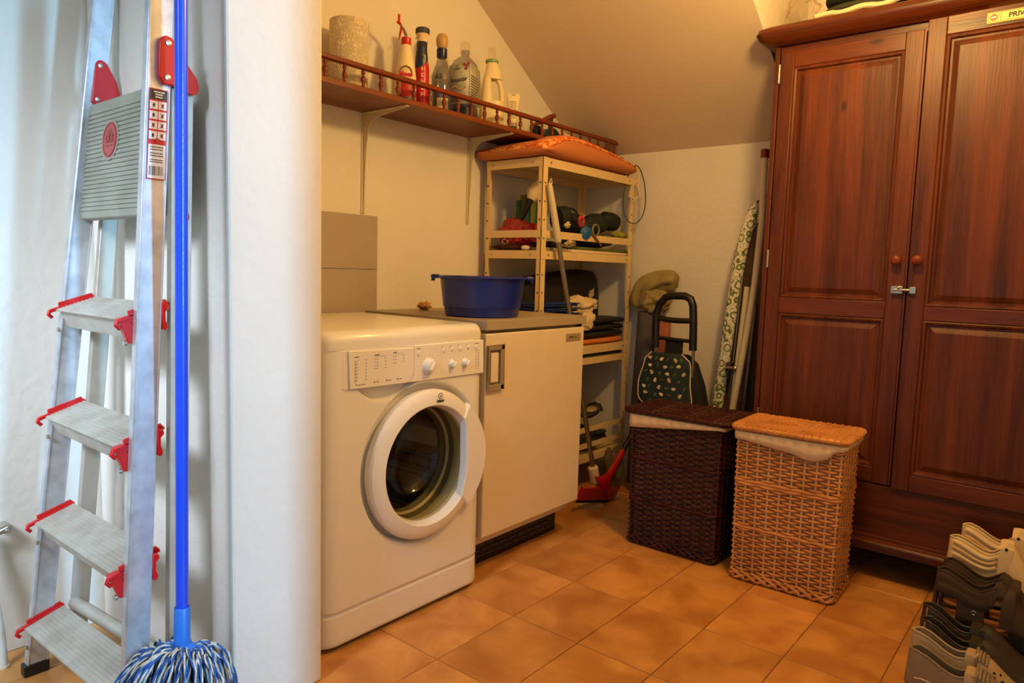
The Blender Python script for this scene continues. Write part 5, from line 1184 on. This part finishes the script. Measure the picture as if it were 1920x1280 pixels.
b = MB(); b.prism([(bc[0]+(p_[0]-bc[0])*1.14, bc[1]+(p_[1]-bc[1])*1.12) for p_ in ov], pl, .0236, .0271); b.build('badge_seat', pm, pf)
b = MB(); b.prism(ov, pl, .0236, .0276); bo = b.build('badge', bdg, pf)
b = MB(); b.tube([pl(bc[0]+.0355*math.cos(2*PI*k/32), bc[1]+.0365*math.sin(2*PI*k/32), .0278) for k in range(32)], .0012, 5, closed=True); b.build('badge_ring', mat('badge_red_dark', (140, 50, 42), .5), bo)
text('badge_lettering', 'OLS', MATS['badge_red_dark'], bo, pl(bc[0], bc[1]+.002, .0277), (1, 0, 0), up_, .024, ext=.001, bold=.0008)
b = MB(); b.prism([(bc[0]-.013, bc[1]+.013), (bc[0]+.013, bc[1]+.013), (bc[0]+.010, bc[1]+.022), (bc[0]+.005, bc[1]+.017), (bc[0], bc[1]+.025), (bc[0]-.005, bc[1]+.017), (bc[0]-.010, bc[1]+.022)], pl, .0275, .0283); b.build('badge_crown', MATS['badge_red_dark'], bo)
b = MB(); b.prism([(bc[0]-.018, bc[1]-.014), (bc[0]+.018, bc[1]-.014), (bc[0]+.018, bc[1]-.012), (bc[0]-.018, bc[1]-.012)], pl, .0275, .0283); b.build('badge_line', MATS['badge_red_dark'], bo)
# red hinge brackets
def bracket(pts, x0, x1, name='hinge_bracket'):
    b = MB(); b.prism(pts, YZ(0), x0, x1); return b.build(name, red_p, LD_, bevel=.0022, seg=3)
bl = bracket([(-.662, 1.385), (-.660, 1.40), (-.651, 1.474), (-.646, 1.483), (-.638, 1.486), (-.628, 1.482), (-.621, 1.472), (-.604, 1.44), (-.594, 1.400), (-.598, 1.388), (-.635, 1.377), (-.655, 1.378)], .1545, .160)
for y, z in ((-.641, 1.472), (-.650, 1.392)):
    b = MB(); b.lathe([(.0055, 0), (.005, .002), (.0001, .003)], c=(.160, y, z), axis='x', n=12); b.build('rivet', bolt_m, bl)
xr0 = .5835
bR = bracket([(-.699, 1.372), (-.696, 1.436), (-.692, 1.447), (-.683, 1.452), (-.673, 1.450), (-.664, 1.441), (-.664, 1.359), (-.690, 1.358)], xr0-.001, xr0+.009)
b = MB(); b.prism([(-.666, 1.440), (-.620, 1.382), (-.616, 1.366), (-.620, 1.353), (-.630, 1.349), (-.666, 1.358)], YZ(0), xr0-.001, xr0+.004); b.build('bracket_wing', red_p, bR, bevel=.001)
for y, z in ((-.680, 1.438), (-.683, 1.372)):
    b = MB(); b.lathe([(.0060, 0), (.0055, .002), (.0001, .0035)], c=(xr0+.009, y, z), axis='x', n=12); b.build('rivet', bolt_m, bR)
b = MB(); b.lathe([(.014, 0), (.015, .003), (.010, .006), (.0001, .006)], c=(.575, -.652, 1.105), axis='x', n=16); b.build('pivot_cap', red_p, LD_)
b = MB(); b.box(.568, .582, -.66, -.645, 1.08, 1.36); b.build('dark_strut', darkgrey, LD_)
# paint scuffs are on the metal itself; warning sticker on the outer face of the right rail
xs = lambda z: xR(z)+.0016
def st(u, v, h):  # u along depth (y), v along height from the sticker foot
    z = 1.172+v; return V(xs(z)+h, fR(z)+.0065+u, z)
def strect(b, u0, u1, v0, v1, h0=0, h1=.0003): b.prism([(u0, v0), (u1, v0), (u1, v1), (u0, v1)], st, h0, h1)
b = MB(); strect(b, 0, .035, 0, .176); sk = b.build('warning_sticker', mat('sticker_red_p', (196, 24, 34), .4), LD_, smooth=False)
b = MB(); strect(b, .0012, .0338, .155, .1745, .0003, .0005); b.build('sticker_header', ink, sk, smooth=False)
wp = mat('sticker_white', (226, 224, 220), .5)
b = MB(); strect(b, .0012, .0338, .002, .068, .0003, .0005); pw_ = b.build('sticker_panel', wp, sk, smooth=False)
for k in range(3):
    b = MB(); strect(b, .008+.003*(k > 0), .028-.003*(k > 0), .170-.005*k-.0014, .170-.005*k+.0012, .0005, .0007); b.build('header_print', wp, sk, smooth=False)
random.seed(3)
for r__ in range(4):
    for k in range(2):
        u0, v0 = .0016+.0168*k, .1365-.0195*r__
        b = MB(); strect(b, u0, u0+.0150, v0, v0+.0155, .0003, .0005); cell = b.build('pictogram_cell', wp, sk, smooth=False)
        b = MB(); u, v = u0+.0075, v0+.0078
        if k == 1 or r__ == 2:
            for s_ in (-1, 1): b.prism([(u-.0045*s_-.0006, v-.005), (u-.0045*s_+.0006, v-.005), (u+.0045*s_+.0006, v+.005), (u+.0045*s_-.0006, v+.005)], st, .0006, .0007)
            b.build('pictogram_cross', MATS['sticker_red_p'], sk, smooth=False)
        b = MB(); b.prism([(u-.001+random.uniform(-.001, .001), v-.004), (u+.0015, v-.004), (u+.0025, v+.001), (u+.001, v+.004), (u-.0012, v+.003), (u-.0025, v)], st, .0005, .0006); b.build('pictogram', ink, sk, smooth=False)
b = MB(); b.tube([st(.0175+.0045*math.cos(2*PI*k/16), .0735+.002+.0045*math.sin(2*PI*k/16), .0004) for k in range(14)], .0007, 4); b.build('recycling_mark', ink, sk)
b = MB()
for k in range(14): u0 = .004+.0020*k; strect(b, u0, u0+random.choice((.0006, .0012)), .008, .026, .0005, .0007)
q = b.build('barcode', ink, sk, smooth=False); q['kind'] = 'stuff'
b = MB()
for v in (.062, .057, .050, .045, .037, .033):
    u = .005
    while u < .029: w_ = random.uniform(.001, .0028); strect(b, u, u+w_, v, v+.0022, .0005, .0007); u += w_+.0008
q = b.build('sticker_print', ink, sk, smooth=False); q['kind'] = 'stuff'

# ================================================================ mop
MP = thing('floor_mop', 'string mop with a bright blue stick in front of the step ladder', 'mop', (.68, -.715, 0))
m0, m1 = V(.680, -.716, .300), V(.672, -.690, 1.62)
b = MB(); b.tube([m0, m1], .0118, 20); b.build('stick', mop_blue, MP)
b = MB(); d = (m1-m0).normalized(); Tm3 = Matrix.Translation(m0-d*.060) @ d.to_track_quat('Z', 'Y').to_matrix().to_4x4()
b.lathe([(.017, 0), (.0158, .010), (.0150, .085), (.0135, .087), (.0120, .085)], T=Tm3, n=24, cap=False); sk_ = b.build('socket', mop_head_blue, MP)
b = MB(); b.box(-.003, .003, -.020, -.0145, .0, .070, T=Tm3 @ rotz(.75)); b.build('socket_rib', mop_head_blue, sk_, bevel=.001)
b = MB(); hb = m0-d*.058
vs_dir = V(.78, .62, 0)   # the clamp's long axis
pts = [hb+vs_dir*t-V(0, 0, .006+.9*abs(t)**1.6) for t in (-.047, -.035, -.02, 0, .02, .035, .047)]
b.tube(pts, .016, 14, rr=[.007, .013, .017, .019, .017, .013, .007]); b.build('clamp', mop_head_blue, MP)
# strands: each a twisted pair, blue and white
sb, sw_ = mat('strand_blue', (52, 104, 176), .95, var=.9, vscale=120, col2=(28, 64, 130)), mat('strand_white', (214, 210, 196), .95, var=.6, vscale=90, col2=(120, 130, 130))
random.seed(5)
b = MB()
NSTR = 260
for i in range(NSTR):
    t = random.uniform(-1, 1); side_ = random.choice((-1, 1)) if i % 3 else 0
    st0 = hb+vs_dir*.040*t+V(0, 0, -.010-.016*abs(t))
    ang = random.uniform(0, 2*PI)
    perp = V(-vs_dir.y, vs_dir.x, 0)
    out_ = (vs_dir*(t*1.0+random.uniform(-.35, .35))+perp*random.uniform(-1, 1)).normalized()
    reach = random.uniform(.02, .135)*(1 if random.random() < .8 else 1.05)
    if out_.y > .2: reach *= .60
    if out_.x < -.3: reach *= .8
    P0_ = st0; lift = random.uniform(.02, .085)*(.4+.6*min(1, reach/.08))
    P1_ = st0+out_*reach*.50+V(0, 0, lift*.9)
    P2_ = st0+out_*reach*1.0+V(0, 0, -.005)
    P3_ = V(st0.x+out_.x*reach*1.06, st0.y+out_.y*reach*1.06, .055)
    P4_ = V(st0.x+out_.x*reach*1.2+random.uniform(-.03, .03), st0.y+out_.y*reach*1.2-.02+random.uniform(-.02, .02), .008+random.uniform(0, .012))
    ctrl = [P0_, P1_, P2_, P3_, P4_]
    def bez(s):
        q = ctrl[:]
        while len(q) > 1: q = [q[k].lerp(q[k+1], s) for k in range(len(q)-1)]
        return q[0]
    n_ = 26; cen = [bez(k/(n_-1))+noise.noise_vector(V(i*3.1, k*.35, 0))*.004 for k in range(n_)]
    for q, mi_ in ((0, 0), (1, 1)):
        b.mi(mi_); pts = []
        for k in range(n_):
            d_ = (cen[min(k+1, n_-1)]-cen[max(k-1, 0)]).normalized(); a1 = d_.cross(V(.3, .2, .93)).normalized(); a2 = d_.cross(a1); th_ = k*1.15+PI*q+i
            pts.append(cen[k]+(a1*math.cos(th_)+a2*math.sin(th_))*.0017)
        b.tube(pts, .0022, 4, caps=False)
o = b.build('strands', [sb, sw_], MP, angle=180); o['kind'] = 'stuff'

# ================================================================ tap pipe and hose at the left wall
T = thing('drain_hose', 'white flexible hose hanging down to the floor left of the ladder', 'hose', (.03, -.85, 0))
hp = [(-.02, -.870, .34), (-.005, -.868, .25), (.01, -.862, .17), (.022, -.856, .09), (.026, -.853, .004)]
b = MB(); b.tube(hp, .011, 14); b.build('tube', mat('hose_white', (216, 208, 190), .5, var=.3), T)
b = MB(); b.tube([(.026, -.853, .0), (.026, -.853, .006)], .0135, 14); b.build('end_ring', cloth_c, T)
T = thing('wall_valve', 'small chrome valve on the left wall above the white hose', 'valve', (-.03, -.835, .31))
b = MB(); b.tube([(XW, -.822, .335), (-.02, -.824, .333)], .012, 14); b.build('flange', chrome, T)
b = MB(); b.tube([(-.02, -.822, .338), (-.018, -.845, .332), (-.015, -.875, .322)], .010, 12, rr=[.012, .011, .008]); b.build('spout', chrome, T)
b = MB(); b.ball((-.012, -.824, .333), .006, 6); b.build('screw', bolt_m, T)

# ================================================================ shoes
def shoe(name, label, x, y, z, upper, sole, Ls=.29, W_=.080, collar=.098, dip=.066, tongue=.088, toe=.046, soleh=.016, tilt=0, yaw=0, holes=None, group=None, extras=None, inner=None, cat='shoe', heelr=.5, curve=1.0):
    T = thing(name, label, cat, (x, y, z), 0, group, local=True); T.rotation_euler = (0, tilt, yaw)
    def hwid(s):
        base = .33+.17*smooth(.25, .75, s)
        e = 1.0
        if s < .12: e = math.sqrt(max(0, 1-((.12-s)/.12)**2))
        if s > .74: e = math.sqrt(max(0, 1-((s-.74)/.26)**2))
        return W_*base*max(e, .03)
    def top(s):
        if s < .10: return collar-.004*(1-s/.1)
        if s < .36: return collar+(dip-collar)*smooth(.06, .36, s)
        if s < .52: return dip+(tongue-dip)*smooth(.36, .54, s)
        return tongue+(toe-tongue)*smooth(.50, .86, s)
    ns, nv = 36, 18
    def up_(u, v):
        s = u; hw = hwid(s); tz = top(s); close = smooth(.44, .56, s)
        a = -1+2*v; sg = -1 if a < 0 else 1; q = abs(a)       # q=1 at the sole edge, 0 at the rim/centre line
        if close < .5:
            h = (1-q); yy = hw*(1-.20*h-.10*h*h); zz = soleh+(tz-soleh)*h
            yo = sg*yy
            if s < .04: yo *= 1
        else:
            an = PI/2*(1-q)
            yo = sg*hw*math.cos(an)**.75; zz = soleh+(tz-soleh)*math.sin(an)**.8
        xx = Ls*s
        if s < .12: xx += .010*((zz-soleh)/max(.01, collar-soleh))*(1-s/.12)*.8-.004
        bend = -.010*math.sin(PI*s)*curve
        return V(xx, yo+bend, zz)
    b = MB(); vs = [up_(i/(ns-1), j/(nv-1)) for i in range(ns) for j in range(nv)]; fs = []
    for i in range(ns-1):
        for j in range(nv-1):
            s = (i+.5)/(ns-1); a = -1+2*(j+.5)/(nv-1)
            if s < .50 and j == (nv-1)//2: continue
            if holes and holes(s, 1-abs(a), a): continue
            fs.append((i*nv+j, (i+1)*nv+j, (i+1)*nv+j+1, i*nv+j+1))
    # heel wall
    for j in range((nv-1)//2):
        if holes and holes(0, 1-abs(-1+2*(j+.5)/(nv-1)), -1): continue
        fs.append((j, j+1, nv-2-j, nv-1-j))
    b.add(vs, fs); uo = b.build('upper', upper, T, solid=.0035, angle=180)
    rim_l = [up_(i/(ns-1), 8/(nv-1)) for i in range(0, 19)]; rim_r = [up_(i/(ns-1), 9/(nv-1)) for i in range(0, 19)]
    b = MB(); b.tube(rim_l[::-1]+rim_r, .0032, 6); b.build('collar', upper, T)
    out = []
    for k in range(25): s = k/24; out.append((Ls*s-.004*(s < .1), hwid(s)*1.03-.010*math.sin(PI*s)*curve))
    ol_ = out+[(x_, -hwid(k/24)*1.03-.010*math.sin(PI*k/24)*curve) for k, (x_, _) in reversed(list(enumerate(out)))][0:25]
    b = MB(); b.prism(ol_, lambda u, v, h: V(u, v, h), 0, soleh); b.build('sole', sole, T, bevel=.002)
    b = MB(); b.prism([(.008+u*.97, v*.9) for u, v in ol_], lambda u, v, h: V(u, v, h), soleh, soleh+.004); b.build('insole', inner or upper, T)
    if extras: extras(T, up_, hwid, top, Ls)
    return T
beige = mat('beige_leather', (176, 152, 118), .6, bump=.0008, bscale=140); beige_in = mat('beige_lining', (160, 128, 84), .8); taupe = mat('taupe_leather', (136, 116, 90), .6, bump=.0008, bscale=140)
brownl = mat('dark_brown_leather', (50, 40, 28), .5, bump=.001, bscale=90); brown_in = mat('brown_lining', (92, 72, 48), .75)
ivory = mat('ivory_leather', (222, 194, 148), .5, bump=.0006, bscale=90); ivory_in = mat('ivory_lining', (206, 172, 122), .7)
sandm = mat('sandal_brown', (62, 44, 28), .75, bump=.001, bscale=150); foot_in = mat('footbed_tan', (156, 98, 52), .7); blk_sole = mat('black_sole', (18, 16, 15), .6)
def ex_beige(T, up_, hw, top, Ls):
    b = MB()
    b.tube([up_(.46+.0*k, .12+.045*k)+V(0, 0, .003) for k in range(18)], .012, 8, flat=.35); b.build('strap', beige, T)
    for j, s in enumerate((.50, .525, .55, .575)):
        b = MB(); b.tube([up_(s, .30+.05*k)+V(0, 0, .003) for k in range(9)], .0036, 6); b.build('pleat', taupe, T)
    b = MB(); b.tube([up_(.08+.05*k, .14+.03*math.sin(k))+V(0, -.002, 0) for k in range(5)], .0018, 5); b.build('slit_trim', ivory, T)
    random.seed(4)
    for k in range(26):
        s = random.uniform(.62, .86); v = random.uniform(.14, .42); p = up_(s, v); q = up_(s, v+.01)-up_(s+.01, v); n_ = (up_(s+.01, v)-p).cross(up_(s, v+.02)-p).normalized()
        if n_.z < 0: n_ = -n_
        b = MB(); b.lathe([(.0034, .0), (.0034, .0012), (.0001, .0014)], T=Matrix.Translation(p+n_*.0016) @ n_.to_track_quat('Z', 'Y').to_matrix().to_4x4(), n=6); b.build('perforation', blk_sole, T, smooth=False)
def ex_dark(T, up_, hw, top, Ls):
    b = MB(); b.tube([up_(.46, .03+.055*k)+V(0, 0, .004) for k in range(18)], .018, 8, flat=.22); b.build('strap', brownl, T)
    b = MB(); p = up_(.50, .14)+V(0, -.006, 0); b.ball(p, .007, 6, sc=(1, .5, 1)); b.build('button', mat('button_pewter', (150, 132, 100), .35, .8), T)
    b = MB(); b.tube([up_(.05, .46-.05*k)+V(0, -.0025, 0) for k in range(6)], .0014, 5); b.build('heel_seam', ivory_in, T)
def ex_white(T, up_, hw, top, Ls):
    for q in range(3):
        b = MB(); b.tube([up_(.05+.38*k/10, .44-.055*q-.02*math.sin(PI*k/10))+V(0, -.003, 0) for k in range(11)], .006, 8); b.build('padded_roll', ivory_in if q % 2 else ivory, T)
    b = MB(); b.tube([up_(.50, .05+.05*k)+V(0, 0, .004) for k in range(19)], .017, 8, flat=.28); b.build('strap', ivory, T)
    b = MB(); p = up_(.50, .44)+V(0, -.002, .010); b.ball(p, .0045, 6); b.build('eyelet', blk_sole, T)
    for k in range(6): 
        b = MB(); b.ball(V(-.006+.002*k, -.006+.002*k, .012+.014*k), .008, 6); b.build('sole_lug', ivory, T)
def ex_sandal(T, up_, hw, top, Ls):
    b = MB(); b.tube([up_(.04+.40*k/9, .30)+V(0, -.004, 0) for k in range(10)], .014, 8, flat=.3); b.build('velcro_strap', sandm, T)
    b = MB(); p = up_(.345, .17)+V(0, -.003, 0); b.tube([p+V(.0055*math.cos(2*PI*k/14), 0, .0055*math.sin(2*PI*k/14)) for k in range(14)], .0016, 5, closed=True); b.build('eyelet', bolt_m, T)
    b = MB(); b.tube([up_(.60, .02+.055*k)+V(0, 0, .003) for k in range(18)], .016, 8, flat=.25); b.build('toe_strap', sandm, T)
hl_s = lambda s, h, a: (.02 < s < .21 and h < .45) or (.44 < s < .62 and .04 < h < .42) or (s > .80)
SG = 'shoes lined up beside the wardrobe'
shoe('beige_shoe', 'nearest beige leather shoe with pleated strap in the right corner', 1.752, .590, 0, taupe, ivory, collar=.120, dip=.088, tongue=.108, inner=beige_in, soleh=.020, extras=ex_beige, W_=.082)
shoe('beige_shoe', 'second beige leather shoe behind the nearest one', 1.742, .675, 0, beige, ivory, collar=.130, dip=.096, tongue=.114, inner=beige_in, soleh=.020, extras=ex_beige, W_=.080)
shoe('dark_brown_shoe', 'dark brown strapped shoe just behind the beige pair', 1.746, .765, 0, brownl, blk_sole, collar=.128, dip=.086, tongue=.112, inner=brown_in, extras=ex_dark, W_=.080)
shoe('dark_brown_shoe', 'second dark brown strapped shoe next to the sandals', 1.738, .850, 0, brownl, blk_sole, collar=.134, dip=.090, tongue=.116, inner=brown_in, extras=ex_dark, W_=.080)
shoe('walking_sandal', 'brown strap walking sandal with thick black sole before the ivory shoes', 1.752, .945, 0, sandm, blk_sole, collar=.212, dip=.178, tongue=.208, toe=.10, soleh=.078, inner=foot_in, holes=hl_s, extras=ex_sandal, W_=.082, cat='sandal')
shoe('walking_sandal', 'second walking sandal mostly hidden behind the first', 1.756, 1.030, 0, sandm, blk_sole, collar=.214, dip=.178, tongue=.206, toe=.10, soleh=.078, inner=foot_in, holes=hl_s, extras=ex_sandal, W_=.078, cat='sandal')
for yy, lb in ((1.117, 'tan slipper on the floor under the nearer ivory shoe'), (1.190, 'tan slipper on the floor under the farther ivory shoe')):
    T = thing('tan_slipper', lb, 'slipper', (1.76, yy, 0)); b = MB(); b.prism([(1.755+.13+.135*math.cos(a_), yy+.032*math.sin(a_)) for a_ in [2*PI*k/28 for k in range(28)]], lambda u, v, h: V(u, v, h), 0, .075); b.build('sole', blk_sole, T, bevel=.008)
    b = MB(); b.prism([(1.755+.13+.130*math.cos(a_), yy+.031*math.sin(a_)) for a_ in [2*PI*k/28 for k in range(28)]], lambda u, v, h: V(u, v, h), .075, .083); b.build('footbed', foot_in, T, bevel=.003)
shoe('ivory_shoe', 'nearer ivory padded-collar shoe on top of a tan slipper', 1.756, 1.112, .0835, ivory, ivory, collar=.180, dip=.150, tongue=.186, inner=ivory_in, extras=ex_white, W_=.070)
shoe('ivory_shoe', 'farther ivory padded-collar shoe against the wardrobe', 1.778, 1.184, .0835, ivory, ivory, collar=.204, dip=.168, tongue=.206, inner=ivory_in, extras=ex_white, W_=.068)
